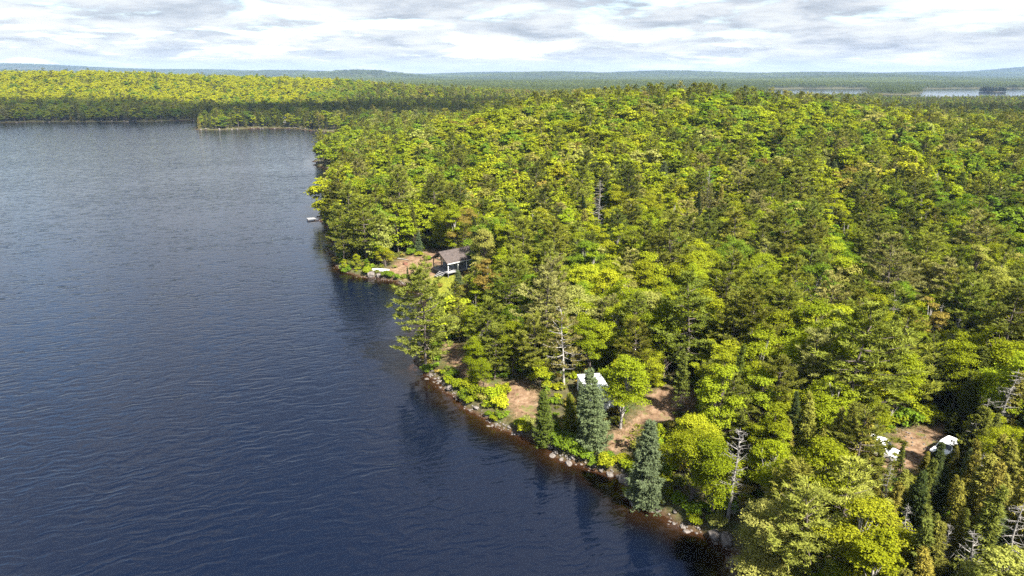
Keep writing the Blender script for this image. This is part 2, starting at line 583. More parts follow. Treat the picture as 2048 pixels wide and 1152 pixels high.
class Acc:
    """collects vertices and faces (tris and quads) with a material index"""
    def __init__(self):
        self.v, self.t, self.q, self.n = [], [], [], 0
        self.tm, self.qm = [], []

    def add(self, v, faces, mat=0):
        faces = np.asarray(faces)
        (self.t if faces.shape[1] == 3 else self.q).append(faces + self.n)
        (self.tm if faces.shape[1] == 3 else self.qm).append(np.full(len(faces), mat))
        self.v.append(np.asarray(v, float))
        self.n += len(v)

    def mesh(self, name, mats, smooth=False):
        fs, ms = [], []
        if self.t:
            fs.append(np.concatenate(self.t))
            ms.append(np.concatenate(self.tm))
        if self.q:
            fs.append(np.concatenate(self.q))
            ms.append(np.concatenate(self.qm))
        return mesh_np(name, np.concatenate(self.v), fs, mats, np.concatenate(ms), smooth)


def tube(acc, pts, radii, sides=6, mat=0):
    pts = np.asarray(pts, float)
    n = len(pts)
    tan = np.gradient(pts, axis=0)
    tan /= np.linalg.norm(tan, axis=1)[:, None] + 1e-9
    ref = np.array([0.31, 0.95, 0.05])
    a = np.cross(tan, ref)
    a /= np.linalg.norm(a, axis=1)[:, None] + 1e-9
    b = np.cross(tan, a)
    ang = np.arange(sides) * 2 * math.pi / sides
    ring = pts[:, None, :] + np.asarray(radii)[:, None, None] * (a[:, None, :] * np.cos(ang)[None, :, None] + b[:, None, :] * np.sin(ang)[None, :, None])
    i = np.arange(n * sides).reshape(n, sides)
    q = np.stack([i[:-1].ravel(), np.roll(i[:-1], -1, 1).ravel(), np.roll(i[1:], -1, 1).ravel(), i[1:].ravel()], 1)
    acc.add(ring.reshape(-1, 3), q, mat)


def blades(acc, base, direction, length, width, r, mat=0):
    """narrow triangles: needle sprays"""
    n = len(base)
    direction = direction / (np.linalg.norm(direction, axis=1)[:, None] + 1e-9)
    side = np.cross(direction, r.normal(size=(n, 3)) * 0.6 + np.array([0, 0, 1.0]))
    side /= np.linalg.norm(side, axis=1)[:, None] + 1e-9
    w_ = (np.asarray(width) * np.ones(n))[:, None]
    L = (np.asarray(length) * np.ones(n))[:, None]
    v = np.stack([base - side * w_ * 0.5, base + side * w_ * 0.5, base + direction * L], 1).reshape(-1, 3)
    acc.add(v, np.arange(3 * n).reshape(n, 3), mat)


def leaves(acc, c, normal, size, r, mat=0):
    """rhombic leaves or leaf sprays"""
    n = len(c)
    normal = normal / (np.linalg.norm(normal, axis=1)[:, None] + 1e-9)
    a = np.cross(normal, r.normal(size=(n, 3)))
    a /= np.linalg.norm(a, axis=1)[:, None] + 1e-9
    b = np.cross(normal, a)
    s = (np.asarray(size) * np.ones(n))[:, None]
    v = np.stack([c - a * s * 0.6, c - b * s * 0.36 + normal * s * 0.06, c + a * s * 0.6, c + b * s * 0.36 + normal * s * 0.06], 1).reshape(-1, 3)
    acc.add(v, np.arange(4 * n).reshape(n, 4), mat)


def trunk_curve(r, H, lean=0.03, n=8):
    t_ = np.linspace(0, 1, n)
    wob = np.cumsum(r.normal(size=(n, 2)) * 0.012 * H, 0) * t_[:, None]
    off = r.normal(size=2) * lean * H
    p = np.stack([off[0] * t_ + wob[:, 0], off[1] * t_ + wob[:, 1], H * t_ - 0.3 * (t_ < 0.01)], 1)
    return t_, p


def on_trunk(tp, f):
    t_, p = tp
    return np.array([np.interp(f, t_, p[:, k]) for k in range(3)])


def pine_shape(seed, H=15.0, R=4.2, dens=1.0, lod=False, bare=0.0):
    """eastern white pine: open whorls of long level boughs carrying flat plumes of needles"""
    r = np.random.default_rng(seed)
    wood, leaf = Acc(), Acc()
    tp = trunk_curve(r, H, 0.02)
    tr = np.interp(tp[0], [0, 0.05, 1], [0.26, 0.20, 0.03]) * H / 15
    tube(wood, tp[1], tr, 5 if lod else 8)
    z = r.uniform(0.14, 0.26)
    while z < 0.985:
        nb = r.integers(3, 6) if z < 0.9 else 4
        f = (z - 0.14) / 0.86
        prof = np.interp(f, [0, 0.12, 0.35, 0.6, 0.85, 1.0], [0.55, 0.85, 1.0, 0.80, 0.48, 0.16])
        a0 = r.uniform(0, 6.28)
        for k in range(nb):
            az = a0 + k * 6.283 / nb + r.normal() * 0.35
            L = R * prof * r.uniform(0.55, 1.18)
            pitch = np.interp(f, [0, 0.4, 0.8, 1], [-0.10, 0.06, 0.45, 1.0]) + r.normal() * 0.10
            o = on_trunk(tp, min(z + r.normal() * 0.012, 0.99))
            h = np.array([math.cos(az), math.sin(az), 0])
            sidev = np.array([-h[1], h[0], 0])
            s = np.linspace(0, 1, 5)
            up = L * (math.sin(pitch) * s + 0.16 * s ** 2.2 - 0.05 * np.sin(s * 3.1))
            bp_ = o[None] + h[None] * (L * math.cos(pitch) * s)[:, None] + np.array([0, 0, 1.0])[None] * up[:, None] + sidev[None] * (r.normal() * 0.12 * L * s ** 2)[:, None]
            if not lod or r.random() < 0.3:
                tube(wood, bp_, np.linspace(0.055, 0.012, 5) * (L / 3 + 0.3), 3)
            if r.random() < bare:
                for q in range(3):                      # a bough that has lost its needles keeps its twigs
                    s1 = r.uniform(0.4, 0.95)
                    b0 = np.array([np.interp(s1, s, bp_[:, j]) for j in range(3)])
                    e0 = b0 + (h * r.uniform(0.3, 0.7) + sidev * r.normal() * 0.6 + np.array([0, 0, r.normal() * 0.15])) * L * 0.3
                    tube(wood, [b0, (b0 + e0) / 2 + r.normal(size=3) * 0.05, e0], [0.022, 0.016, 0.006], 3)
                continue
            # plumes: side twigs in the plane of the bough, needles standing up from them
            nc = max(2, int((7 if not lod else 3) * (0.4 + L / R)))
            nt = max(4, int((30 if not lod else 7) * dens * (0.35 + L / R)))
            which = r.integers(0, nc, nt)
            s1 = np.clip((1 - r.uniform(0, 1, nc) ** 1.3 * 0.75)[which] + r.normal(size=nt) * 0.045, 0.15, 1.04)
            base = np.stack([np.interp(s1, s, bp_[:, j]) for j in range(3)], 1)
            lat = (r.normal(size=nc)[which] * 0.26 + r.normal(size=nt) * 0.065) * L * np.sin(np.clip(1.12 - s1, 0.06, 1) * 2.2 + 0.25)
            fw = np.abs(lat) * 0.45
            tip = base + sidev[None] * lat[:, None] + h[None] * fw[:, None]
            tip[:, 2] += 0.10 * np.abs(lat) + r.normal(size=nt) * 0.07
            nn = 9 if not lod else 4
            pb = np.repeat(tip, nn, 0)
            outd = np.repeat(h[None] * 0.75 + sidev[None] * np.sign(lat)[:, None] * 0.5, nn, 0) + np.array([0, 0, 0.55])
            dirs = outd + r.normal(size=pb.shape) * np.array([0.75, 0.75, 0.38])
            pb = pb + r.normal(size=pb.shape) * np.array([0.13, 0.13, 0.05]) * (1 if not lod else 1.6)
            ln = r.uniform(0.30, 0.58, len(pb)) * (1.0 if not lod else 1.75)
            blades(leaf, pb, dirs, ln, ln * (0.26 if not lod else 0.42), r)
        z += r.uniform(0.046, 0.080)
    return wood, leaf


def spruce_shape(seed, H=11.0, R=1.7, dens=1.0, lod=False, bare_low=0.25, power=0.85):
    """red spruce / fir: narrow spire, short drooping boughs close together, bare grey twigs below"""
    r = np.random.default_rng(seed)
    wood, leaf = Acc(), Acc()
    tp = trunk_curve(r, H, 0.012)
    tube(wood, tp[1], np.interp(tp[0], [0, 0.05, 1], [0.17, 0.13, 0.012]) * H / 11, 5 if lod else 7)
    z = 0.06
    while z < 0.985:
        nb = r.integers(5, 8) if not lod else 5
        prof = (1 - z) ** power * np.interp(z, [0, 0.1, 0.22, 1], [0.55, 0.8, 1, 1]) + 0.05
        a0 = r.uniform(0, 6.28)
        for k in range(nb):
            az = a0 + k * 6.283 / nb + r.normal() * 0.3
            L = R * prof * r.uniform(0.6, 1.2)
            if L < 0.08:
                L = 0.08
            o = on_trunk(tp, min(z + r.normal() * 0.008, 0.995))
            h = np.array([math.cos(az), math.sin(az), 0])
            sidev = np.array([-h[1], h[0], 0])
            droop = np.interp(z, [0, 0.5, 0.9, 1], [-0.42, -0.22, 0.2, 0.8]) + r.normal() * 0.12
            s = np.linspace(0, 1, 4)
            bp_ = o[None] + h[None] * (L * s)[:, None] + np.array([0, 0, 1.0])[None] * (L * (droop * s + 0.30 * s ** 3))[:, None]
            dead = z < bare_low and r.random() < 0.85
            if dead or (not lod and r.random() < 0.6):
                tube(wood, bp_, np.linspace(0.022, 0.006, 4), 3)
            if dead:
                for q in range(2):
                    e0 = bp_[2] + (sidev * r.normal() * 0.5 + h * 0.3 + np.array([0, 0, -0.25])) * L * 0.6
                    tube(wood, [bp_[1], (bp_[1] + e0) / 2, e0], [0.012, 0.009, 0.004], 3)
                continue
            nt = max(3, int((13 if not lod else 4) * dens * (0.3 + L / R)))
            s1 = r.uniform(0.12, 1, nt)
            base = np.stack([np.interp(s1, s, bp_[:, j]) for j in range(3)], 1)
            lat = r.normal(size=nt) * 0.30 * L * np.clip(1.15 - s1, 0.1, 1)
            tip = base + sidev[None] * lat[:, None] + h[None] * (np.abs(lat) * 0.4)[:, None]
            tip[:, 2] -= 0.12 * np.abs(lat)
            nn = 6 if not lod else 3
            pb = np.repeat(tip, nn, 0)
            dirs = np.repeat(h[None] * 0.9 + sidev[None] * np.sign(lat)[:, None] * 0.45, nn, 0) + np.array([0, 0, -0.02]) + r.normal(size=pb.shape) * np.array([0.6, 0.6, 0.42])
            pb = pb + r.normal(size=pb.shape) * 0.06
            ln = r.uniform(0.18, 0.36, len(pb)) * (1 if not lod else 1.9)
            blades(leaf, pb, dirs, ln, ln * (0.36 if not lod else 0.5), r)
        z += r.uniform(0.020, 0.034) * (1 if not lod else 1.6)
    blades(leaf, np.repeat(on_trunk(tp, 0.985)[None], 8, 0), r.normal(size=(8, 3)) * 0.35 + np.array([0, 0, 1.0]), 0.38, 0.09, r)
    return wood, leaf


def broadleaf_shape(seed, H=10.0, R=3.0, nclump=30, per=230, lod=False, leafsize=0.25, low=0.22, multi=False):
    """maple, birch or oak in early leaf: forking limbs, each ending in its own uneven clump of leaves"""
    r = np.random.default_rng(seed)
    wood, leaf = Acc(), Acc()
    tp = trunk_curve(r, H * 0.86, 0.05)
    for st in range(2 if multi else 1):
        p = tp[1].copy()
        if st:
            p[:, :2] += np.outer(tp[0], r.normal(size=2) * 0.9)
        tube(wood, p, np.interp(tp[0], [0, 0.06, 1], [0.19, 0.14, 0.02]) * H / 10, 5 if lod else 7)
    stretch = r.uniform(0.8, 1.2)
    for k in range(nclump):
        f = low + (1 - low) * r.beta(1.5, 1.15)
        az = r.uniform(0, 6.283)
        prof = np.interp(f, [0.15, 0.35, 0.6, 0.85, 1.0], [0.55, 0.92, 1.0, 0.66, 0.25])
        rad = R * prof * math.sqrt(r.uniform(0.05, 1.0)) * (0.85 + 0.3 * math.sin(az * 2 + seed))
        c = on_trunk(tp, min(f, 1.0)) * np.array([1, 1, 0]) + np.array([math.cos(az) * rad * stretch, math.sin(az) * rad / stretch, f * H - 0.25])
        cr = R * r.uniform(0.22, 0.42) * (1.0 if f < 0.85 else 0.75)
        if not lod or k % 3 == 0:
            o = on_trunk(tp, max(0.08, min(0.93, f - 0.22 - 0.1 * rad / R)))
            mid_ = (o + c) / 2 + np.array([0, 0, 0.12 * rad])
            tube(wood, [o, mid_, c], [0.055, 0.035, 0.012], 3)
        n = int(per * (cr / (R * 0.32)) ** 2)
        u = r.normal(size=(n, 3))
        u /= np.linalg.norm(u, axis=1)[:, None]
        u[:, 2] = np.where(u[:, 2] < -0.25, -u[:, 2] * r.uniform(0.2, 1, n), u[:, 2])
        lump = 1 + 0.30 * np.sin(u[:, 0] * 5 + seed + k) * np.sin(u[:, 1] * 6 + k) + 0.2 * np.sin(u[:, 2] * 7 + 2 * k)
        rr = cr * lump * r.uniform(0.35, 1.08, n) ** 0.55
        pos = c[None] + u * rr[:, None] * np.array([1.0, 1.0, 0.72])
        nor = u * 0.75 + np.array([0, 0, 0.75]) + r.normal(size=(n, 3)) * 0.55
        leaves(leaf, pos, nor, leafsize * r.uniform(0.6, 1.3, n), r)
    return wood, leaf


def dead_shape(seed, H=11.0, R=1.7, twiggy=1.0, big=False):
    """standing dead tree: bare tapering trunk, broken top, stubs and fine grey twigs"""
    r = np.random.default_rng(seed)
    wood, twig = Acc(), Acc()
    tp = trunk_curve(r, H, 0.03)
    tube(wood, tp[1], np.interp(tp[0], [0, 0.06, 1], [0.19, 0.15, 0.025]) * H / 11, 7)
    z = 0.12
    while z < 0.99:
        for k in range(r.integers(2, 5)):
            az = r.uniform(0, 6.28)
            L = R * ((1 - z) ** 0.6 * 0.9 + 0.15) * r.uniform(0.3, 1.2)
            o = on_trunk(tp, z)
            h = np.array([math.cos(az), math.sin(az), 0])
            side = np.array([-h[1], h[0], 0])
            dr = (r.uniform(0.0, 0.7) if big else r.uniform(-0.55, 0.15))
            p = [o, o + h * L * 0.5 + np.array([0, 0, dr * L * 0.5 + 0.05]) + side * r.normal() * 0.05, o + h * L + np.array([0, 0, dr * L + (0.25 * L if big else 0.1 * L)]) + side * r.normal() * 0.12]
            tube(twig, p, [0.035 if not big else 0.055, 0.022, 0.007], 3)
            for q in range(int(5 * twiggy)):
                s = r.uniform(0.25, 1)
                b0 = p[0] + (p[1] - p[0]) * min(1, s * 2) if s < 0.5 else p[1] + (p[2] - p[1]) * (s * 2 - 1)
                e0 = b0 + (h * r.uniform(-0.1, 0.8) + side * r.normal() * 0.8 + np.array([0, 0, r.normal() * 0.35])) * L * 0.36
                tube(twig, [b0, e0], [0.014, 0.006], 3)
        z += r.uniform(0.022, 0.05)
    return wood, twig


def shrub_shape(seed, R=1.0, n=900, leafsize=0.16, tall=0.9):
    r = np.random.default_rng(seed)
    wood, leaf = Acc(), Acc()
    for k in range(9):
        az = r.uniform(0, 6.28)
        rad = R * r.uniform(0.1, 0.75)
        c = np.array([math.cos(az) * rad, math.sin(az) * rad, tall * r.uniform(0.35, 0.85)])
        tube(wood, [np.array([c[0] * 0.15, c[1] * 0.15, -0.1]), c * np.array([0.6, 0.6, 0.6]), c], [0.025, 0.016, 0.006], 3)
        m_ = n // 9
        u = r.normal(size=(m_, 3))
        u /= np.linalg.norm(u, axis=1)[:, None]
        u[:, 2] = np.abs(u[:, 2]) * 0.9 - 0.15
        pos = c[None] + u * (R * 0.46 * r.uniform(0.3, 1.1, m_) ** 0.6)[:, None]
        pos[:, 2] = np.maximum(pos[:, 2], 0.03)
        leaves(leaf, pos, u + np.array([0, 0, 0.7]) + r.normal(size=(m_, 3)) * 0.5, leafsize * r.uniform(0.6, 1.3, m_), r)
    return wood, leaf


def pair(name, shape, wood_mat, leaf_mat):
    wd_, lf = shape
    return (wd_.mesh(name + '_trunk', [wood_mat], True), lf.mesh(name + '_crown', [leaf_mat]))


def single(name, shape, wood_mat, leaf_mat):
    """trunk and crown in one mesh, for the far woods"""
    wd_, lf = shape
    a = Acc()
    for src, mi in ((wd_, 0), (lf, 1)):
        for vs, fs in ((src.v, src.t), (src.v, src.q)):
            pass
    off = 0
    V = np.concatenate(wd_.v + lf.v)
    fs, ms = [], []
    nw = wd_.n
    for src, o_, mi in ((wd_, 0, 0), (lf, nw, 1)):
        for lst in (src.t, src.q):
            if lst:
                f_ = np.concatenate(lst) + o_
                fs.append(f_)
                ms.append(np.full(len(f_), mi))
    return mesh_np(name, V, fs, [wood_mat, leaf_mat], np.concatenate(ms))


PINE = [pair('pine', pine_shape(100 + i, 15, 3.9 + 0.25 * (i % 3)), M['bark'], M['needle']) for i in range(6)]
SPRUCE = [pair('spruce', spruce_shape(200 + i, 11, 1.5 + 0.15 * (i % 3), bare_low=(0.12, 0.3, 0.45)[i % 3]), M['bark'], M['needle']) for i in range(6)]
FIR = [pair('fir', spruce_shape(240 + i, 10, 2.3, dens=1.5, bare_low=0.03, power=0.7), M['bark'], M['needle']) for i in range(3)]
BROAD = [pair('broadleaf', broadleaf_shape(300 + i, 10, (2.5, 2.9, 3.3, 2.2)[i % 4], (30, 38, 46, 24)[i % 4], (540, 470, 430, 600)[i % 4], leafsize=0.152, low=(0.2, 0.3, 0.14)[i % 3], multi=(i % 3 == 0)), (M['bark'], M['pale_bark'])[i % 2], M['leaf']) for i in range(12)]
DEAD = [pair('dead', dead_shape(400 + i, 11, (1.5, 1.9, 1.6)[i % 3], (1.6, 1.2, 0.8)[i % 3], big=(i % 3 == 2)), M['dead_wood'], M['dead_wood']) for i in range(4)]
THINPINE = [pair('thin_pine', pine_shape(460 + i, 14, 3.3, 0.55, bare=0.45), M['pale_bark'], M['needle']) for i in range(2)]
SHRUB = [pair('shrub', shrub_shape(500 + i, 1.0, 1100, 0.17), M['bark'], M['leaf']) for i in range(4)]

# ------------------------------------------------------------------ where the trees stand
TINT = {
    'bright': (0.182, 0.220, 0.012), 'mid': (0.115, 0.175, 0.015), 'pine_lime': (0.210, 0.225, 0.042), 'yellow': (0.222, 0.250, 0.014), 'pale': (0.23, 0.24, 0.055), 'rust': (0.20, 0.165, 0.035), 'gold': (0.275, 0.290, 0.009),
    'pine': (0.145, 0.165, 0.024), 'pine_dark': (0.092, 0.110, 0.020), 'pine_pale': (0.200, 0.195, 0.060), 'pine_olive': (0.125, 0.132, 0.020),
    'spruce': (0.105, 0.122, 0.024), 'spruce_dark': (0.045, 0.060, 0.018), 'spruce_brown': (0.200, 0.190, 0.038), 'blue_fir': (0.105, 0.135, 0.060),
}
WORDS = {'pine_lime': 'pale lime-green', 'gold': 'golden', 'bright': 'bright green', 'mid': 'deep green', 'yellow': 'yellow', 'pale': 'pale green', 'rust': 'rust-tinged', 'pine': 'yellow-green', 'pine_dark': 'dark green',
         'pine_pale': 'pale grey-green', 'pine_olive': 'olive', 'spruce': 'olive', 'spruce_dark': 'dark', 'spruce_brown': 'brownish', 'blue_fir': 'blue-green'}

# trees the photograph singles out: kind, tint, foot pixel (x, y), top pixel y, width factor
heroes = [
    ('pine', 'pine', 852, 738, 536, 1.0), ('pine', 'pine', 908, 655, 566, 0.9), ('pine', 'pine', 733, 524, 392, 1.0), ('pine', 'pine_olive', 690, 470, 338, 1.0),
    ('pine', 'pine', 700, 505, 372, 0.9), ('pine', 'pine_dark', 872, 470, 352, 1.0), ('pine', 'pine', 800, 470, 338, 1.0), ('pine', 'pine_olive', 668, 395, 330, 0.9),
    ('thin_pine', 'pine_pale', 1128, 772, 610, 1.0), ('fir', 'blue_fir', 1188, 905, 742, 0.95), ('fir', 'blue_fir', 1290, 1012, 838, 1.0), ('fir', 'pine_dark', 1090, 892, 780, 0.9),
    ('pine', 'pine', 1368, 762, 548, 1.1), ('pine', 'pine_olive', 1330, 610, 428, 1.0), ('pine', 'pine_pale', 1466, 440, 318, 1.0), ('pine', 'pine', 1690, 872, 610, 1.2),
    ('pine', 'pine_dark', 1995, 800, 575, 1.15), ('pine', 'pine_pale', 1758, 665, 478, 1.1), ('pine', 'pine', 1440, 690, 500, 1.0), ('pine', 'pine_dark', 1185, 580, 470, 1.0),
    ('pine', 'pine_pale', 1110, 520, 405, 1.0), ('pine', 'pine', 1030, 640, 490, 1.0), ('pine', 'pine_dark', 1890, 640, 500, 1.0), ('pine', 'pine', 1640, 640, 500, 1.0),
    ('pine', 'pine_pale', 846, 586, 508, 0.7), ('pine', 'pine', 1265, 745, 590, 1.0), ('fir', 'pine', 1142, 868, 786, 1.0), ('fir', 'blue_fir', 1166, 866, 766, 0.75), ('spruce', 'pine_dark', 1158, 880, 800, 1.0), ('pine', 'pine', 1550, 730, 560, 1.1),
    ('broadleaf', 'bright', 1240, 858, 712, 1.15), ('broadleaf', 'bright', 1380, 1005, 850, 1.1), ('broadleaf', 'bright', 1425, 1030, 880, 1.0), ('broadleaf', 'pale', 965, 560, 458, 1.0),
    ('broadleaf', 'yellow', 772, 534, 492, 1.05), ('broadleaf', 'bright', 950, 765, 672, 0.85), ('broadleaf', 'bright', 968, 785, 715, 0.8), ('broadleaf', 'yellow', 1000, 705, 645, 0.8), ('broadleaf', 'bright', 945, 690, 610, 1.0),
    ('broadleaf', 'yellow', 1070, 700, 620, 0.9), ('broadleaf', 'bright', 1155, 690, 595, 1.2), ('broadleaf', 'yellow', 712, 538, 508, 0.9), ('broadleaf', 'yellow', 1300, 470, 380, 1.2),
    ('broadleaf', 'yellow', 1240, 455, 372, 1.1), ('broadleaf', 'bright', 1480, 690, 620, 1.0), ('pine', 'pine_lime', 1600, 1190, 960, 1.15), ('broadleaf', 'bright', 2020, 960, 850, 1.2),
    ('broadleaf', 'bright', 1980, 1000, 860, 0.9), ('broadleaf', 'bright', 1975, 420, 345, 1.2), ('broadleaf', 'yellow', 690, 545, 518, 0.9), ('pine', 'pine_lime', 1672, 1130, 925, 1.1), ('broadleaf', 'pale', 1530, 1165, 1000, 1.2), ('pine', 'pine_lime', 1560, 1120, 930, 0.9),
    ('spruce', 'spruce_brown', 1950, 1160, 925, 0.9), ('spruce', 'spruce_brown', 1870, 1170, 960, 0.9), ('spruce', 'spruce', 1800, 1100, 905, 0.9), ('spruce', 'spruce_brown', 2010, 1180, 940, 0.9),
    ('spruce', 'spruce_dark', 1845, 1010, 880, 1.1), ('spruce', 'spruce_brown', 1570, 930, 840, 1.1), ('spruce', 'spruce_brown', 1690, 960, 850, 1.0), ('spruce', 'spruce_brown', 1910, 1090, 880, 0.8),
    ('spruce', 'spruce', 1790, 975, 878, 0.8), ('spruce', 'spruce_dark', 1790, 330, 255, 1.0), ('spruce', 'spruce_dark', 815, 553, 533, 1.1), ('spruce', 'spruce', 1460, 860, 690, 0.9), ('spruce', 'spruce', 1360, 830, 700, 1.0),
    ('fir', 'blue_fir', 1925, 1000, 900, 1.0), ('fir', 'pine_dark', 1905, 870, 825, 1.5), ('fir', 'pine', 872, 606, 562, 1.0), ('fir', 'blue_fir', 920, 610, 540, 1.0),
    ('spruce', 'spruce_brown', 1728, 955, 872, 1.0), ('spruce', 'spruce', 1745, 985, 890, 0.9), ('spruce', 'spruce_brown', 1708, 930, 850, 1.0), ('spruce', 'spruce_brown', 1640, 950, 850, 1.1), ('spruce', 'spruce_brown', 1765, 1010, 925, 0.9), ('fir', 'blue_fir', 1918, 932, 866, 1.2), ('spruce', 'spruce_brown', 1752, 942, 888, 1.0), ('spruce', 'spruce_brown', 1716, 925, 862, 1.1), ('spruce', 'spruce', 1868, 940, 886, 0.9),
    ('dead', '', 1197, 480, 358, 1.0), ('dead', '', 1060, 505, 425, 0.9), ('dead', '', 1455, 1046, 850, 1.25), ('dead', '', 1882, 780, 632, 1.0), ('dead', '', 1858, 735, 605, 0.8),
    ('dead', '', 1752, 1088, 930, 0.8), ('dead', '', 1783, 1165, 1010, 1.0), ('dead', '', 1925, 1060, 900, 0.9), ('dead', '', 672, 512, 446, 1.3), ('dead', '', 2044, 1110, 940, 0.4),
    ('dead', '', 1410, 450, 340, 0.8), ('dead', '', 1870, 1185, 1040, 1.0), ('dead', '', 1690, 900, 820, 1.0), ('dead', '', 1000, 520, 470, 0.7), ('dead', '', 1770, 690, 590, 1.2),
]
BASE_H = {'pine': 15.0, 'spruce': 11.0, 'fir': 10.0, 'broadleaf': 10.0, 'dead': 11.0, 'thin_pine': 14.0}
MESHES = {'pine': PINE, 'spruce': SPRUCE, 'fir': FIR, 'broadleaf': BROAD, 'dead': DEAD, 'thin_pine': THINPINE}
trees = []      # dicts: kind, tint, x, y, z, h, wf
for kind, tint, px, py, top, wf in heroes:
    x, y = ground_at(px, py)
    z = hz(x, y)
    # height that carries the top up to its pixel
    lo, hi = 0.5, 40.0
    for _ in range(40):
        mid_ = (lo + hi) / 2
        if project(x, y, z + mid_)[1] > top:
            lo = mid_
        else:
            hi = mid_
    trees.append(dict(kind=kind, tint=tint, x=x, y=y, z=z, h=lo, wf=wf, hero=True))

# windows of the photograph through which buildings, vehicles and clearings stay visible
keep_open = [(872, 494, 932, 550), (1140, 732, 1204, 790), (1758, 888, 1783, 918), (1872, 886, 1894, 906), (1800, 852, 1880, 884), (1030, 772, 1068, 832), (1222, 862, 1255, 900), (1300, 790, 1345, 835),
             (790, 522, 815, 552), (746, 534, 778, 546), (866, 556, 904, 578), (900, 700, 930, 742), (1190, 360, 1206, 430), (1435, 870, 1475, 1030), (1318, 902, 1346, 922), (1775, 915, 1830, 932)]


def in_front_of_building(x, y):
    p0 = project(x, y, 1.5)
    rp = 2.0 * F_PX / p0[2]
    return any(a - rp < p0[0] < c_ + rp and (b + d_) / 2 < p0[1] < d_ + dn for a, b, c_, d_, dn in ((868, 494, 928, 552, 26), (1142, 732, 1202, 800, 40)))


def blocks(x, y, z, h, rad):
    p0 = project(x, y, z)
    p1 = project(x, y, z + h)
    rp = rad * F_PX / p0[2] * 0.8
    for a, b, c_, d_ in keep_open:
        if p0[0] + rp > a and p0[0] - rp < c_ and p1[1] < d_ and p0[1] > b + 2:
            # standing in front of (below) the window
            if p0[1] > (b + d_) / 2:
                return True
    return False


occupied = np.array([(t_['x'], t_['y'], 1.7 if t_['kind'] in ('pine', 'broadleaf', 'fir') else 1.1) for t_ in trees])


def scatter(xlo, xhi, ylo, yhi, step, jit=0.42, r=rng):
    xs = np.arange(xlo, xhi, step)
    ys = np.arange(ylo, yhi, step)
    X, Y = np.meshgrid(xs, ys)
    X = X + (np.arange(len(ys)) % 2)[:, None] * step / 2
    X = X + r.uniform(-jit, jit, X.shape) * step
    Y = Y + r.uniform(-jit, jit, Y.shape) * step
    return X.ravel(), Y.ravel()


def in_view(x, y, z0=0.0, z1=16.0, mx=180):
    a = project(x, y, z0)
    b = project(x, y, z1)
    ok = (a[2] > 20) & (a[0] > -mx) & (a[0] < 2048 + mx) & (b[1] < 1152 + 60)
    return ok


def vnoise(x, y, s, ph):
    return 0.5 + 0.25 * (np.sin(x * s + ph + 1.7 * np.sin(y * s * 0.7 + ph)) + np.sin(y * s * 1.13 + 2 * ph + 1.4 * np.sin(x * s * 0.8)))


def species(x, y, r):
    """mix of kinds by place: hardwood on the hill, spruce by the track and beyond the hill, pine along the shore"""
    n = len(x)
    d = shore_d(x, y)
    pb = np.full(n, 0.60)
    pp = np.full(n, 0.27) + 0.25 * np.exp(-((x - 38) / 36) ** 2 - ((y - 112) / 36) ** 2)
    hillw = np.exp(-((x - 60) / 200) ** 2 - ((y - 300) / 110) ** 2)
    pb = pb + 0.30 * hillw + 0.28 * (vnoise(x, y, 0.035, 1.3) - 0.5)
    crest = np.exp(-((y - 375) / 40) ** 2) * np.exp(-((x - 55) / 90) ** 2)
    pp = pp + 0.40 * crest - 0.13 * hillw
    pb = pb - 0.45 * crest
    pb = pb * (1 - 0.30 * np.clip((x - 60) / 100, 0, 1))
    corner = np.exp(-((x - 48) / 26) ** 2 - ((y - 58) / 20) ** 2)
    pb = pb * (1 - 0.75 * corner)
    pp = pp * (1 - 0.8 * corner)
    shorew = np.exp(-(np.maximum(d, 0) / 14) ** 2) * (y < 330)
    pp = pp + 0.25 * shorew
    beyond = np.clip((y - 430) / 80, 0, 1) * (x > -330)
    pb = pb * (1 - 0.62 * beyond)
    pp = pp * (1 - 0.45 * beyond)
    lefthill = np.exp(-((x + 650) / 420) ** 2 - ((y - 1000) / 200) ** 2)
    pb = np.maximum(pb, 0.9 * lefthill)
    pb = np.where((x < -200) & (y > 790), 0.93, pb)
    pp = pp * (1 - 0.8 * lefthill)
    u = r.uniform(size=n)
    kind = np.where(u < pb, 0, np.where(u < pb + pp, 1, 2))       # 0 broadleaf, 1 pine, 2 spruce
    return kind


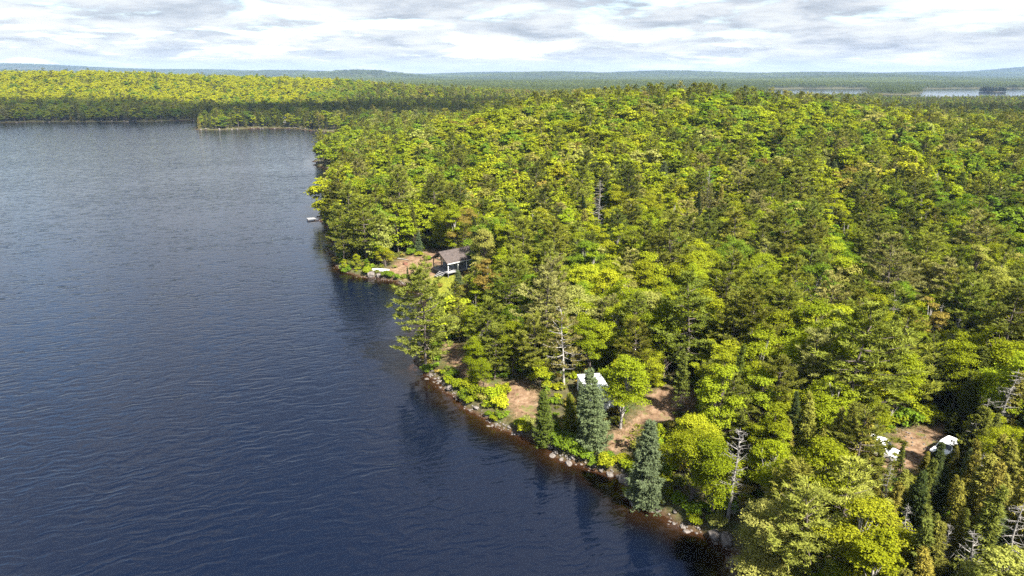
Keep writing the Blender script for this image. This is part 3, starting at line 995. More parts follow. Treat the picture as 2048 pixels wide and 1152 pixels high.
X, Y = scatter(-130, 190, 38, 262, 3.05)
D = shore_d(X, Y)
C = clearing_d(X, Y)
ok = (D > 1.6) & (C > 0.5) & in_view(X, Y)
X, Y = X[ok], Y[ok]
Z = height(X, Y)
K = species(X, Y, rng)
kinds3 = ['broadleaf', 'pine', 'spruce']
for x, y, z, k in zip(X, Y, Z, K):
    kind = kinds3[k]
    u = rng.uniform()
    dd = np.hypot(occupied[:, 0] - x, occupied[:, 1] - y)
    if (dd < occupied[:, 2] + 0.3).any():
        continue
    if kind == 'broadleaf':
        h = 4.2 + 8.5 * rng.beta(1.6, 1.6)
        uu = 0.6 * rng.uniform() + 0.4 * float(vnoise(x, y, 0.06, 0.9)) - 0.16 * float(np.clip((x - 50) / 80, 0, 1)) + 0.22 * math.exp(-((x - 35) / 30) ** 2 - ((y - 205) / 40) ** 2)
        tint = 'mid' if uu < 0.33 else 'bright' if uu < 0.63 else 'pale' if uu < 0.70 else 'yellow' if rng.uniform() < 0.93 else 'rust'
        wf = rng.uniform(0.9, 1.35) * (1 if h > 6 else 1.15)
        rad = 0.29 * h * wf
        if u < 0.10:
            continue
    elif kind == 'pine':
        h = rng.uniform(8.5, 14.5)
        tint = rng.choice(['pine', 'pine_dark', 'pine_pale', 'pine_olive'], p=[0.42, 0.22, 0.14, 0.22])
        wf = rng.uniform(0.85, 1.2)
        rad = 0.26 * h * wf
        if u < 0.48:
            continue
    else:
        h = rng.uniform(5, 11.5)
        tint = rng.choice(['spruce', 'spruce_dark', 'spruce_brown'], p=[0.40, 0.28, 0.32])
        wf = rng.uniform(0.85, 1.25)
        rad = 0.15 * h * wf
        if rng.uniform() < 0.05:
            kind, tint = 'dead', ''
        elif rng.uniform() < 0.16:
            kind, tint, wf = 'fir', ('blue_fir' if rng.uniform() < 0.4 else 'pine_dark'), rng.uniform(0.9, 1.2)
    if y < 52 and h > 11:
        h *= 0.8
    if x > 29 and y < 66 and kind in ('broadleaf', 'pine') and rng.uniform() < 0.85:
        continue
    if in_front_of_building(x, y):
        continue
    tries = 0
    while blocks(x, y, z, h, rad) and tries < 3:
        h *= 0.62
        rad *= 0.62
        tries += 1
    if tries == 3:
        continue
    trees.append(dict(kind=kind, tint=str(tint), x=x, y=y, z=z, h=h, wf=wf, hero=False))

X, Y = scatter(22, 75, 36, 72, 2.6)
ok = (shore_d(X, Y) > 2.0) & (clearing_d(X, Y) > 0.4) & in_view(X, Y) & (project(X, Y, 0)[0] > 1660)
occ2 = np.array([(t_['x'], t_['y']) for t_ in trees])
for x, y in zip(X[ok], Y[ok]):
    if np.hypot(occ2[:, 0] - x, occ2[:, 1] - y).min() < 1.25:
        continue
    z, h, wf = hz(x, y), rng.uniform(5.5, 11), rng.uniform(1.0, 1.4)
    kind, tint = ('dead', '') if rng.uniform() < 0.10 else ('spruce', str(rng.choice(['spruce', 'spruce_dark', 'spruce_brown'], p=[0.32, 0.06, 0.62])))
    tries = 0
    while blocks(x, y, z, h, 0.14 * h) and tries < 3:
        h *= 0.62
        tries += 1
    if tries < 3:
        trees.append(dict(kind=kind, tint=tint, x=x, y=y, z=z, h=h, wf=wf, hero=False))

# the largest of each kind stand as trees of their own; the rest of each kind joins the woodland
for t_ in trees:
    t_['p'] = project(t_['x'], t_['y'], t_['z'] + t_['h'] * 0.6)
    t_['size'] = t_['h'] / t_['p'][2]
    t_['seen'] = -15 < t_['p'][0] < 2063 and project(t_['x'], t_['y'], t_['z'] + t_['h'])[1] < 1150
kind_name = {'pine': 'pine_tree', 'thin_pine': 'pine_tree', 'spruce': 'spruce_tree', 'fir': 'fir_tree', 'broadleaf': 'broadleaf_tree', 'dead': 'dead_tree'}
single_trees, rest = [], []
for kn in sorted(set(kind_name.values())):
    grp = [t_ for t_ in trees if kind_name[t_['kind']] == kn]
    grp.sort(key=lambda t_: (not t_['hero'], not t_['seen'], -t_['size']))
    single_trees += [t_ for t_ in grp[:290] if t_['seen'] or t_['hero']]
    rest += [t_ for i, t_ in enumerate(grp) if not (i < 290 and (t_['seen'] or t_['hero']))]

# ---- labels: each tree is told by its look and by the nearest thing one can find
landmarks = {'the white camper': at(1165, 800, 1), 'the brown-roofed cabin': ground_at(905, 548), 'the white van': ground_at(1750, 905), 'the white car': ground_at(1888, 905),
             'the lakeside path': ground_at(920, 735), 'the camp clearing': ground_at(1240, 880), 'the inner camp clearing': ground_at(1340, 800), 'the stony track': ground_at(1850, 865),
             'the pale slope snag': ground_at(1197, 480), 'the grey shore snag': ground_at(1455, 1046), 'the shore pine': ground_at(852, 738),
             'the cabin cove': ground_at(850, 600), 'the cabin point': ground_at(690, 520), 'the small dock': ground_at(660, 440), 'the bottom right corner': ground_at(1960, 1140), 'the bottom edge': ground_at(1640, 1130),
             'the right edge': ground_at(2010, 640), 'the far right': ground_at(2000, 450), 'the mid slope': ground_at(1450, 560), 'the upper slope': ground_at(1300, 430),
             'the large pine': ground_at(1690, 872), 'the cabin slope': ground_at(950, 430), 'the inner bay': ground_at(700, 345), 'the wooded dip': ground_at(1620, 700)}
lm_names = list(landmarks)
lm_xy = np.array([landmarks[k] for k in lm_names])
cells = {}
for t_ in single_trees:
    dx, dy = t_['x'] - lm_xy[:, 0], t_['y'] - lm_xy[:, 1]
    i = int(np.argmin(np.hypot(dx, dy)))
    pxl = project(*landmarks[lm_names[i]], 0.0)[0]
    ddx, ddy = t_['p'][0] - pxl, dy[i]
    side = ('left of' if ddx < 0 else 'right of') if abs(dx[i]) > abs(ddy) else ('behind' if ddy > 0 else 'in front of')
    size = {'pine': 12.5, 'thin_pine': 12.5, 'spruce': 8.5, 'fir': 7.5, 'broadleaf': 7.5, 'dead': 8}[t_['kind']]
    tall = 'tall' if t_['h'] > size else 'short'
    what = {'pine': 'pine', 'thin_pine': 'half-bare pine', 'spruce': 'spruce', 'fir': 'fir', 'broadleaf': 'broadleaf tree', 'dead': 'dead tree'}[t_['kind']]
    look = f"{tall} {WORDS[t_['tint']]} {what}" if t_['kind'] != 'dead' else f"{tall} bare dead tree"
    cells.setdefault((look, side, lm_names[i]), []).append(t_)
ORD = ['second', 'third', 'fourth', 'fifth', 'sixth', 'seventh', 'eighth', 'ninth', 'tenth', 'eleventh', 'twelfth', 'thirteenth', 'fourteenth', 'fifteenth', 'sixteenth', 'seventeenth', 'eighteenth', 'nineteenth', 'twentieth', 'twenty-first', 'twenty-second', 'twenty-third', 'twenty-fourth']
for (look, side, lm), lst in cells.items():
    lst.sort(key=lambda t_: t_['p'][0])
    n = len(lst)
    for i, t_ in enumerate(lst):
        near_to = lm in ('the right edge', 'the bottom right corner', 'the bottom edge', 'the far right', 'the mid slope', 'the upper slope', 'the wooded dip', 'the cabin slope')
        where = f'{side} {lm}' if not near_to else {'left of': f'on the left of {lm}', 'right of': f'on the right of {lm}', 'behind': f'above {lm}', 'in front of': f'below {lm}'}[side]
        if n == 1:
            lab = f'{look} {where}'
        elif n == 2:
            lab = f"{look} {where}, {('left', 'right')[i]} of the two"
        else:
            pos = 'leftmost' if i == 0 else ('rightmost' if i == n - 1 else (ORD[i - 1] + ' from left' if i - 1 < len(ORD) else 'further right'))
            lab = f'{look} {where}, {pos}'
        t_['label'] = lab
        t_['group'] = {'pine': 'pines in the near forest', 'thin_pine': 'pines in the near forest', 'spruce': 'spruces in the near forest', 'fir': 'firs in the near forest', 'broadleaf': 'broadleaf trees in the near forest', 'dead': 'dead trees in the near forest'}[t_['kind']]


def jitter_tint(name, r=rng, amount=0.14):
    c = np.array(TINT[name])
    return c * np.clip(1 + r.normal() * amount, 0.65, 1.4) * (1 + r.normal(size=3) * amount * np.array([0.30, 0.10, 0.5]))


CAT = {'pine_tree': 'pine', 'spruce_tree': 'spruce', 'fir_tree': 'fir', 'broadleaf_tree': 'tree', 'dead_tree': 'dead tree'}
for i, t_ in enumerate(single_trees):
    kn = kind_name[t_['kind']]
    tm, cm = MESHES[t_['kind']][i % len(MESHES[t_['kind']]) if not (t_['hero'] and t_['kind'] == 'broadleaf') else (2, 6, 10, 1)[i % 4]]
    s = t_['h'] / BASE_H[t_['kind']]
    root = bpy.data.objects.new(kn, None)
    root.empty_display_size = 0.3
    col.objects.link(root)
    root.location = (t_['x'], t_['y'], t_['z'] - 0.05)
    root.rotation_euler = (rng.normal() * 0.025, rng.normal() * 0.025, rng.uniform(0, 6.283))
    root.scale = (s * t_['wf'], s * t_['wf'] * rng.uniform(0.92, 1.08), s)
    tag(root, t_['label'], CAT[kn], t_['group'])
    add_obj('trunk', tm, root)
    cr = add_obj('crown' if kn != 'dead_tree' else 'bare_branches', cm, root)
    if t_['tint']:
        cr['tint'] = [float(max(0.003, v)) for v in jitter_tint(t_['tint'])]

# ------------------------------------------------------------------ woodland beyond the nearest trees


def point_cloud(name, pts, rot, scl, idx_, tint, source, label):
    """one object of many trees: shapes from `source` on points"""
    me = bpy.data.meshes.new(name)
    me.vertices.add(len(pts))
    me.vertices.foreach_set('co', np.asarray(pts, dtype=np.float32).ravel())
    a = me.attributes.new('turn', 'FLOAT_VECTOR', 'POINT')
    a.data.foreach_set('vector', np.asarray(rot, dtype=np.float32).ravel())
    a = me.attributes.new('size', 'FLOAT_VECTOR', 'POINT')
    a.data.foreach_set('vector', np.asarray(scl, dtype=np.float32).ravel())
    a = me.attributes.new('shape', 'INT', 'POINT')
    a.data.foreach_set('value', np.asarray(idx_, dtype=np.int32))
    a = me.attributes.new('tint', 'FLOAT_VECTOR', 'POINT')
    a.data.foreach_set('vector', np.asarray(tint, dtype=np.float32).ravel())
    o = add_obj(name, me)
    ng = bpy.data.node_groups.new(name, 'GeometryNodeTree')
    ng.interface.new_socket('Geometry', in_out='INPUT', socket_type='NodeSocketGeometry')
    ng.interface.new_socket('Geometry', in_out='OUTPUT', socket_type='NodeSocketGeometry')
    gi = ng.nodes.new('NodeGroupInput')
    go = ng.nodes.new('NodeGroupOutput')
    ci = ng.nodes.new('GeometryNodeCollectionInfo')
    ci.inputs[0].default_value = source
    ci.inputs[1].default_value = True
    ci.inputs[2].default_value = True
    ip = ng.nodes.new('GeometryNodeInstanceOnPoints')

    def na(nm, ty):
        nd = ng.nodes.new('GeometryNodeInputNamedAttribute')
        nd.data_type = ty
        nd.inputs[0].default_value = nm
        return [s_ for s_ in nd.outputs if s_.enabled and s_.name == 'Attribute'][0]
    e2r = ng.nodes.new('FunctionNodeEulerToRotation')
    L = ng.links.new
    L(na('turn', 'FLOAT_VECTOR'), e2r.inputs[0])
    L(gi.outputs[0], ip.inputs['Points'])
    L(ci.outputs[0], ip.inputs['Instance'])
    ip.inputs['Pick Instance'].default_value = True
    L(na('shape', 'INT'), ip.inputs['Instance Index'])
    L(e2r.outputs[0], ip.inputs['Rotation'])
    L(na('size', 'FLOAT_VECTOR'), ip.inputs['Scale'])
    L(ip.outputs[0], go.inputs[0])
    md = o.modifiers.new('instances', 'NODES')
    md.node_group = ng
    tag(o, label, None, None, 'stuff')
    return o


def source_collection(name, meshes):
    c = bpy.data.collections.new(name)
    for i, me in enumerate(meshes):
        c.objects.link(bpy.data.objects.new(f'{name}_{i:02d}', me))
    return c


lod_broad = [single('far_broad', broadleaf_shape(600 + i, 10, (2.5, 2.9, 3.3)[i % 3], (20, 26, 32)[i % 3], 80, True, 0.42, low=(0.2, 0.3)[i % 2]), M['bark'], M['leaf']) for i in range(10)]
lod_pine = [single('far_pine', pine_shape(620 + i, 15, 4.0, 1.0, True), M['bark'], M['needle']) for i in range(5)]
lod_spruce = [single('far_spruce', spruce_shape(640 + i, 11, 1.7, 1.0, True, 0.08), M['bark'], M['needle']) for i in range(4)]
woods_src = source_collection('woods', lod_broad + lod_pine + lod_spruce)

pts, rots, scls, ids, tints = [], [], [], [], []


def put(x, y, z, kind, h, wf, tint, r=rng):
    base = {'broadleaf': (0, 10), 'pine': (10, 5), 'spruce': (15, 4)}[kind]
    s = h / BASE_H[kind]
    pts.append((x, y, z - 0.1))
    rots.append((r.normal() * 0.03, r.normal() * 0.03, r.uniform(0, 6.283)))
    scls.append((s * wf, s * wf, s))
    ids.append(base[0] + int(r.integers(base[1])))
    tints.append(np.clip(jitter_tint(tint, r, 0.14 if y < 700 else 0.05), 0.003, 1))


for t_ in rest:
    if t_['kind'] == 'dead':
        continue
    k = {'thin_pine': 'pine', 'fir': 'spruce'}.get(t_['kind'], t_['kind'])
    put(t_['x'], t_['y'], t_['z'], k, t_['h'], t_['wf'] * (1.25 if t_['kind'] == 'fir' else 1), t_['tint'])

def low_right(x, y):
    if y < 720 or x < 0.30 * y:
        return 1.0
    return 0.55 if x > 0.52 * y else 0.80


for (xlo, xhi, ylo, yhi, step) in ((-330, 430, 258, 520, 4.3), (-900, 620, 520, 860, 4.6), (-1150, 1050, 860, 1400, 6.0)):
    X, Y = scatter(xlo, xhi, ylo, yhi, step)
    v = in_view(X, Y)
    X, Y = X[v], Y[v]
    D = shore_d(X, Y)
    X, Y, D = X[D > 1.5], Y[D > 1.5], D[D > 1.5]
    Z = height(X, Y, D)
    K = species(X, Y, rng)
    U = rng.uniform(size=len(X))
    HH = rng.uniform(size=len(X))
    for x, y, z, k, u, hh in zip(X, Y, Z, K, U, HH):
        if k == 0:
            h = 5.5 + 8.0 * (0.5 + 0.5 * math.sin(3.1416 * (hh - 0.5)) ** 3)
            if x < -250 and y > 800:
                u = 2.0 if u < 0.85 else 0.3
            else:
                u = 0.62 * u + 0.38 * float(vnoise(x, y, 0.035, 0.9)) - 0.10 * min(1.0, max(0.0, (x - 60) / 150))
            tn = 'gold' if u > 1.5 else 'mid' if u < 0.36 else 'bright' if u < 0.66 else 'pale' if u < 0.72 else 'yellow' if u < 0.90 else 'rust'
            put(x, y, z, 'broadleaf', h * low_right(x, y), rng.uniform(1.1, 1.55), tn)
        elif k == 1:
            if u < 0.25:
                continue
            h = 9.5 + 6.5 * hh
            tn = 'pine_olive' if u < 0.55 else 'pine' if u < 0.75 else 'pine_dark' if u < 0.95 else 'pine_pale'
            put(x, y, z, 'pine', h * low_right(x, y), rng.uniform(0.85, 1.2), tn)
        else:
            h = 5.5 + 6.5 * hh
            tn = 'spruce' if u < 0.5 else 'spruce_dark' if u < 0.8 else 'spruce_brown'
            put(x, y, z, 'spruce', h * (low_right(x, y)), rng.uniform(0.95, 1.4), tn)
# islet in the far lake
for k in range(110):
    a_, q_ = rng.uniform(0, 6.283), math.sqrt(rng.uniform()) * 22
    x, y = islet[0] + math.cos(a_) * q_ * 1.5, islet[1] + math.sin(a_) * q_
    put(x, y, hz(x, y), 'spruce', rng.uniform(5, 12), 2.2, 'spruce_dark')
point_cloud('woodland', pts, rots, scls, ids, tints, woods_src, 'mixed forest covering the hill and the far shores')

# the far plain: clumps of forest, each a group of tree crowns, out to the hills on the skyline


def clump_mesh(seed, conif):
    r = np.random.default_rng(seed)
    a = Acc()
    for k in range(46):
        x, y = r.uniform(-24, 24, 2)
        h = r.uniform(6, 13)
        if r.random() < conif:
            n = 26
            f = r.uniform(0, 1, n)
            az = r.uniform(0, 6.283, n)
            rad = (1 - f) * h * 0.19 + 0.2
            p = np.stack([x + np.cos(az) * rad, y + np.sin(az) * rad, h * (0.12 + 0.88 * f)], 1)
            blades(a, p * np.array([1, 1, 1]) + 0, np.stack([np.cos(az), np.sin(az), np.full(n, 0.5)], 1), 1.5, 1.3, r)
        else:
            n = 34
            u = r.normal(size=(n, 3))
            u /= np.linalg.norm(u, axis=1)[:, None]
            u[:, 2] = np.abs(u[:, 2])
            R_ = h * 0.34
            p = np.array([x, y, h * 0.62])[None] + u * np.array([R_, R_, h * 0.36])
            leaves(a, p, u + np.array([0, 0, 0.4]), r.uniform(1.6, 2.6, n), r)
    return a.mesh('clump', [M['leaf']])


clump_src = source_collection('clump', [clump_mesh(700 + i, (0.25, 0.45, 0.7, 0.9)[i % 4]) for i in range(8)])
pts, rots, scls, ids, tints = [], [], [], [], []
ylo = 1380.0
for step, yhi in ((40, 2600), (58, 5000), (90, 11000)):
    X, Y = scatter(-0.86 * yhi - 200, 0.86 * yhi + 200, ylo, yhi, step)
    v = in_view(X, Y, 0, 20, 120)
    X, Y = X[v], Y[v]
    D = shore_d(X, Y)
    X, Y, D = X[D > 14], Y[D > 14], D[D > 14]
    Z = height(X, Y, D)
    cf = vnoise(X, Y, 0.0023, 0.7) * 0.6 + vnoise(X, Y, 0.0071, 2.1) * 0.4
    for x, y, z, c_ in zip(X, Y, Z, cf):
        s = step / 44.0
        pts.append((x, y, z - 0.3))
        rots.append((0, 0, rng.uniform(0, 6.283)))
        scls.append((s, s, min(1.5, 0.8 + 0.3 * s) * (0.6 if (y < 1450 and x > 0.30 * y) else 1.0)))
        q_ = np.clip(c_ + rng.normal() * 0.12, 0, 0.999)
        k = int(q_ * 4) if q_ < 1 else 3
        ids.append(k + 4 * int(rng.integers(2)))
        mixc = np.array(TINT['bright']) * (1 - q_) ** 1.4 * 0.50 + np.array(TINT['spruce_dark']) * (0.5 + q_)  # dark tints for conifers, also in place of more cloud shade here
        tints.append(mixc * rng.uniform(0.85, 1.15))
    ylo = yhi
point_cloud('far_woodland', pts, rots, scls, ids, tints, clump_src, 'flat forest reaching to the hills on the skyline')

# ------------------------------------------------------------------ shrubs, undergrowth, grass
lm_keys = ['the white camper', 'the brown-roofed cabin', 'the white van', 'the lakeside path', 'the camp clearing', 'the stony track', 'the cabin cove', 'the cabin point', 'the grey shore snag', 'the shore pine']
lk_xy = np.array([landmarks[k] for k in lm_keys])
shrubs = []
ts = np.linspace(0, 1, 1400)
near_shore = lake1[3:40]
seg_l = np.hypot(*np.diff(near_shore, axis=0).T)
cum = np.concatenate([[0], np.cumsum(seg_l)])


def along(s):
    return np.interp(s, cum, near_shore[:, 0]), np.interp(s, cum, near_shore[:, 1])


for s in np.arange(1.0, cum[-1] - 20, 1.25):
    bx, by = along(s)
    for rep in range(2):
        x, y = bx + rng.normal() * 1.6, by + rng.normal() * 1.6
        d = float(shore_d(np.array([x]), np.array([y]))[0])
        if not 0.3 < d < 4.2 or float(clearing_d(np.array([x]), np.array([y]))[0]) < 0.6:
            continue
        R_ = rng.uniform(0.5, 1.25)
        if blocks(x, y, hz(x, y), R_ * 0.9, R_):
            continue
        shrubs.append((x, y, R_, rng.choice(['bright', 'mid', 'yellow', 'pale', 'rust'], p=[0.30, 0.30, 0.18, 0.14, 0.08])))
for px, py, R_, tn in [(940, 775, 1.5, 'yellow'), (960, 795, 1.6, 'bright'), (985, 800, 1.7, 'yellow'), (1000, 815, 1.5, 'yellow'), (915, 775, 1.4, 'bright'), (1005, 790, 1.2, 'yellow'), (905, 755, 1.2, 'mid'), (1120, 890, 1.7, 'mid'), (1145, 900, 1.8, 'mid'), (1170, 915, 1.5, 'mid'),
                       (1210, 930, 1.4, 'yellow'), (1035, 735, 1.7, 'bright'), (1070, 745, 1.7, 'bright'), (1020, 745, 1.4, 'bright'), (1090, 760, 1.3, 'mid'), (772, 554, 1.3, 'mid'), (782, 556, 1.2, 'mid'), (795, 559, 1.0, 'mid'), (812, 556, 1.0, 'mid'), (830, 560, 1.1, 'bright'), (790, 536, 0.7, 'pale'), (842, 545, 1.1, 'pale'), (856, 520, 1.2, 'mid'), (838, 512, 1.3, 'bright'), (820, 510, 1.3, 'mid'), (690, 545, 1.5, 'mid'), (672, 525, 1.7, 'rust'), (735, 545, 1.3, 'yellow'),
                       (1815, 850, 1.9, 'mid'), (1850, 845, 1.8, 'bright'), (1780, 845, 1.8, 'bright'), (1800, 835, 1.8, 'mid'), (855, 568, 1.1, 'mid'), (878, 575, 0.8, 'rust'), (1330, 945, 1.4, 'mid'), (1245, 925, 1.2, 'yellow')]:
    x, y = ground_at(px, py)
    shrubs.append((x, y, R_, tn))
shrubs.sort(key=lambda q: q[0] ** 2 + q[1] ** 2)
shrubs = [q for q in shrubs if in_view(np.array([q[0]]), np.array([q[1]]))[0]][:230]
cells = {}
for q in shrubs:
    i = int(np.argmin(np.hypot(lk_xy[:, 0] - q[0], lk_xy[:, 1] - q[1])))
    p = project(q[0], q[1], 1.0)
    size = 'large' if q[2] > 1.1 else 'small' if q[2] < 0.75 else 'mid-sized'
    lx = project(*landmarks[lm_keys[i]], 0.0)
    side = ('left of' if p[0] < lx[0] else 'right of') if abs(p[0] - lx[0]) > abs(p[1] - lx[1]) * 1.6 else ('behind' if p[1] < lx[1] else 'in front of')
    cells.setdefault((f'{size} {WORDS[q[3]]} shrub', f'{side} {lm_keys[i]}'), []).append((p[0], q))
for (look, where), lst in cells.items():
    lst.sort(key=lambda e: e[0])
    for i, (_, q) in enumerate(lst):
        n = len(lst)
        pos = '' if n == 1 else ', ' + ('leftmost' if i == 0 else 'rightmost' if i == n - 1 else (ORD[i - 1] + ' from left'))
        z = hz(q[0], q[1])
        root = bpy.data.objects.new('shrub', None)
        col.objects.link(root)
        root.empty_display_size = 0.2
        root.location = (q[0], q[1], z)
        root.rotation_euler = (0, 0, rng.uniform(0, 6.28))
        root.scale = (q[2], q[2], q[2] * rng.uniform(0.75, 1.15))
        tag(root, f'{look} {where}{pos}', 'shrub', 'shrubs along the shore and clearings')
        tm, cm = SHRUB[int(rng.integers(4))]
        add_obj('stems', tm, root)
        c_ = add_obj('foliage', cm, root)
        c_['tint'] = [float(max(0.003, v)) for v in jitter_tint(q[3])]

und_src = source_collection('undergrowth', [single('under', shrub_shape(800 + i, 0.7, 160, 0.26, 0.6), M['bark'], M['leaf']) for i in range(4)])
X, Y = scatter(-125, 150, 44, 250, 1.35)
D = shore_d(X, Y)
C = clearing_d(X, Y)
v = (D > 1.0) & (C > 0.8) & in_view(X, Y)
X, Y = X[v], Y[v]
keep = rng.uniform(size=len(X)) < 0.75
X, Y = X[keep], Y[keep]
Z = height(X, Y)
n = len(X)
s = rng.uniform(0.6, 1.7, n)
und_t = np.array([np.clip(jitter_tint(rng.choice(['mid', 'bright', 'rust', 'spruce', 'pine_olive'])), 0.004, 1) * 1.1 for _ in range(n)])
point_cloud('undergrowth', np.stack([X, Y, Z - 0.05], 1), np.stack([np.zeros(n), np.zeros(n), rng.uniform(0, 6.28, n)], 1), np.stack([s, s, s * rng.uniform(0.6, 1.1, n)], 1), rng.integers(0, 4, n), und_t, und_src, 'low leafy undergrowth between the trees')


def grass_mesh(seed):
    r = np.random.default_rng(seed)
    a = Acc()
    b = r.normal(size=(22, 3)) * np.array([0.22, 0.22, 0])
    blades(a, b, r.normal(size=(22, 3)) * np.array([0.5, 0.5, 0]) + np.array([0, 0, 0.9]), r.uniform(0.10, 0.28, 22), 0.035, r)
    return a.mesh('grass_tuft', [M['leaf']])


g_src = source_collection('grass', [grass_mesh(900 + i) for i in range(3)])
X, Y = scatter(-60, 75, 55, 190, 0.42)
C = clearing_d(X, Y)
v = (C < 2.2) & (shore_d(X, Y) > 0.8)
X, Y, C = X[v], Y[v], C[v]
onlawn = seg_dist(lawn_poly, X, Y) < 0.6
pr = np.where(onlawn, 1.0, np.clip(0.20 + 0.28 * (C + 1.2), 0.05, 0.7) * (0.3 + 1.0 * vnoise(X, Y, 0.9, 0.4)))
v = rng.uniform(size=len(X)) < pr
X, Y, onlawn = X[v], Y[v], onlawn[v]
Z = height(X, Y)
n = len(X)
s = rng.uniform(0.6, 1.3, n) * np.where(onlawn, 0.8, 1.0)
gt = np.where(onlawn[:, None], np.array([0.15, 0.16, 0.012])[None], np.array([0.13, 0.11, 0.03])[None]) * rng.uniform(0.75, 1.2, (n, 1))
point_cloud('grass', np.stack([X, Y, Z], 1), np.stack([np.zeros(n), np.zeros(n), rng.uniform(0, 6.28, n)], 1), np.stack([s, s, s], 1), rng.integers(0, 3, n), gt, g_src, 'thin grass on the lawn and clearings')

# ------------------------------------------------------------------ boulders and stones of the shore


def rock_mesh(seed, flat=0.62, blocky=0.0):
    r = np.random.default_rng(seed)
    bm = bmesh.new()
    bmesh.ops.create_icosphere(bm, subdivisions=3, radius=1.0)
    ax = r.normal(size=(9, 3))
    ax /= np.linalg.norm(ax, axis=1)[:, None]
    cut = r.uniform(0.62, 0.92, 9)
    for v in bm.verts:
        p = np.array(v.co)
        for a_, c_ in zip(ax, cut):
            d_ = p @ a_
            if d_ > c_:
                p = p - a_ * (d_ - c_) * 0.9
        if blocky:
            m_ = np.max(np.abs(p))
            p = p * (1 - blocky) + blocky * np.clip(p * 1.5, -0.8, 0.8)
        p = p * (1 + 0.04 * math.sin(p[0] * 7 + seed) * math.sin(p[1] * 8) + 0.03 * math.sin(p[2] * 11 + seed))
        v.co = (p[0], p[1] * 0.85, p[2] * flat)
    me = bpy.data.meshes.new('boulder')
    bm.to_mesh(me)
    bm.free()
    me.materials.append(M['rock'])
    for p in me.polygons:
        p.use_smooth = r.random() < 0.0
    return me


ROCKS = [rock_mesh(30 + i, (0.55, 0.7, 0.62, 0.8)[i % 4], 0.3 * (i % 2)) for i in range(6)]
rocks = []
for s in np.arange(0.5, 215, 0.42):
    bx, by = along(s)
    dist = math.hypot(bx, by)
    for rep in range(2 if dist < 110 else 1):
        if rng.uniform() < (0.30 if dist < 110 else 0.45) + 0.45 * math.sin(s * 0.31) * math.sin(s * 0.127 + 1):
            continue
        x, y = bx + rng.normal() * 0.95, by + rng.normal() * 0.95
        d = float(shore_d(np.array([x]), np.array([y]))[0])
        if not -1.5 < d < 0.9:
            continue
        size = float(np.clip(rng.lognormal(-1.5, 0.55), 0.10, 0.75))
        rocks.append((size, x, y, d))
rocks.sort(key=lambda q: -q[0] / math.hypot(q[1], q[2]))
far_rocks = []
for s in np.arange(0, 1):
    pass
big, small = rocks[:260], rocks[260:]


def put_rock(x, y, size, label, group=None, zoff=0.0, mesh=None, rz=None):
    o = add_obj('boulder', mesh or ROCKS[int(rng.integers(6))], None, (x, y, hz(x, y) + size * 0.18 + zoff), rng.uniform(0, 6.28) if rz is None else rz)
    o.scale = (size, size * rng.uniform(0.8, 1.15), size * rng.uniform(0.8, 1.1))
    tag(o, label, 'boulder', group)
    return o


shore_zones = [('below the camp clearing', ground_at(1200, 935)), ('by the grey shore snag', ground_at(1430, 1075)), ('under the blue-green shore fir', ground_at(1290, 1015)), ('below the white camper', ground_at(1100, 900)),
               ('below the lakeside path', ground_at(985, 845)), ('below the yellow shrubs', ground_at(915, 795)), ('under the shore pine', ground_at(855, 745)), ('along the cabin cove', ground_at(820, 575)),
               ('along the cabin point', ground_at(690, 550)), ('west of the cabin point', ground_at(652, 505)), ('beside the small dock', ground_at(652, 440)), ('at the bottom edge of the shore', ground_at(1475, 1140))]
zx = np.array([z_[1] for z_ in shore_zones])
cells = {}
for q in big:
    i = int(np.argmin(np.hypot(zx[:, 0] - q[1], zx[:, 1] - q[2])))
    sz = 'large' if q[0] > 0.45 else 'small' if q[0] < 0.26 else 'mid-sized'
    wet = 'wet' if q[3] < -0.15 else 'dry'
    cells.setdefault((sz, wet, shore_zones[i][0]), []).append((project(q[1], q[2], 0.2)[0], q))
for (sz, wet, zone), lst in cells.items():
    lst.sort(key=lambda e: e[0])
    for i, (_, q) in enumerate(lst):
        n = len(lst)
        pos = '' if n == 1 else ', ' + ('leftmost' if i == 0 else 'rightmost' if i == n - 1 else (ORD[i - 1] + ' from left' if i - 1 < len(ORD) else 'towards the right'))
        put_rock(q[1], q[2], q[0], f"{sz} grey boulder {'in the water' if wet == 'wet' else 'on the bank'} {zone}{pos}", 'boulders along the shore')
x, y = ground_at(742, 553)
o = put_rock(x, y, 0.95, 'big pale block-shaped boulder at the water on the cabin point', 'boulders along the shore', 0.25, rock_mesh(71, 0.9, 0.7), 0.2)
x, y = ground_at(757, 554)
o = put_rock(x, y, 0.62, 'squarish boulder right beside the big pale boulder', 'boulders along the shore', 0.2, rock_mesh(72, 0.9, 0.7), 0.5)
x, y = ground_at(1452, 1088)
put_rock(x, y, 0.85, 'large rounded pale boulder at the foot of the bottom shore trees', 'boulders along the shore', 0.1)
x, y = ground_at(1430, 1074)
put_rock(x, y, 0.75, 'rounded pale boulder left of the large rounded one', 'boulders along the shore', 0.1)
x, y = ground_at(1100, 893)
put_rock(x, y, 0.7, 'rounded boulder at the water under the dark fir', 'boulders along the shore', 0.1)

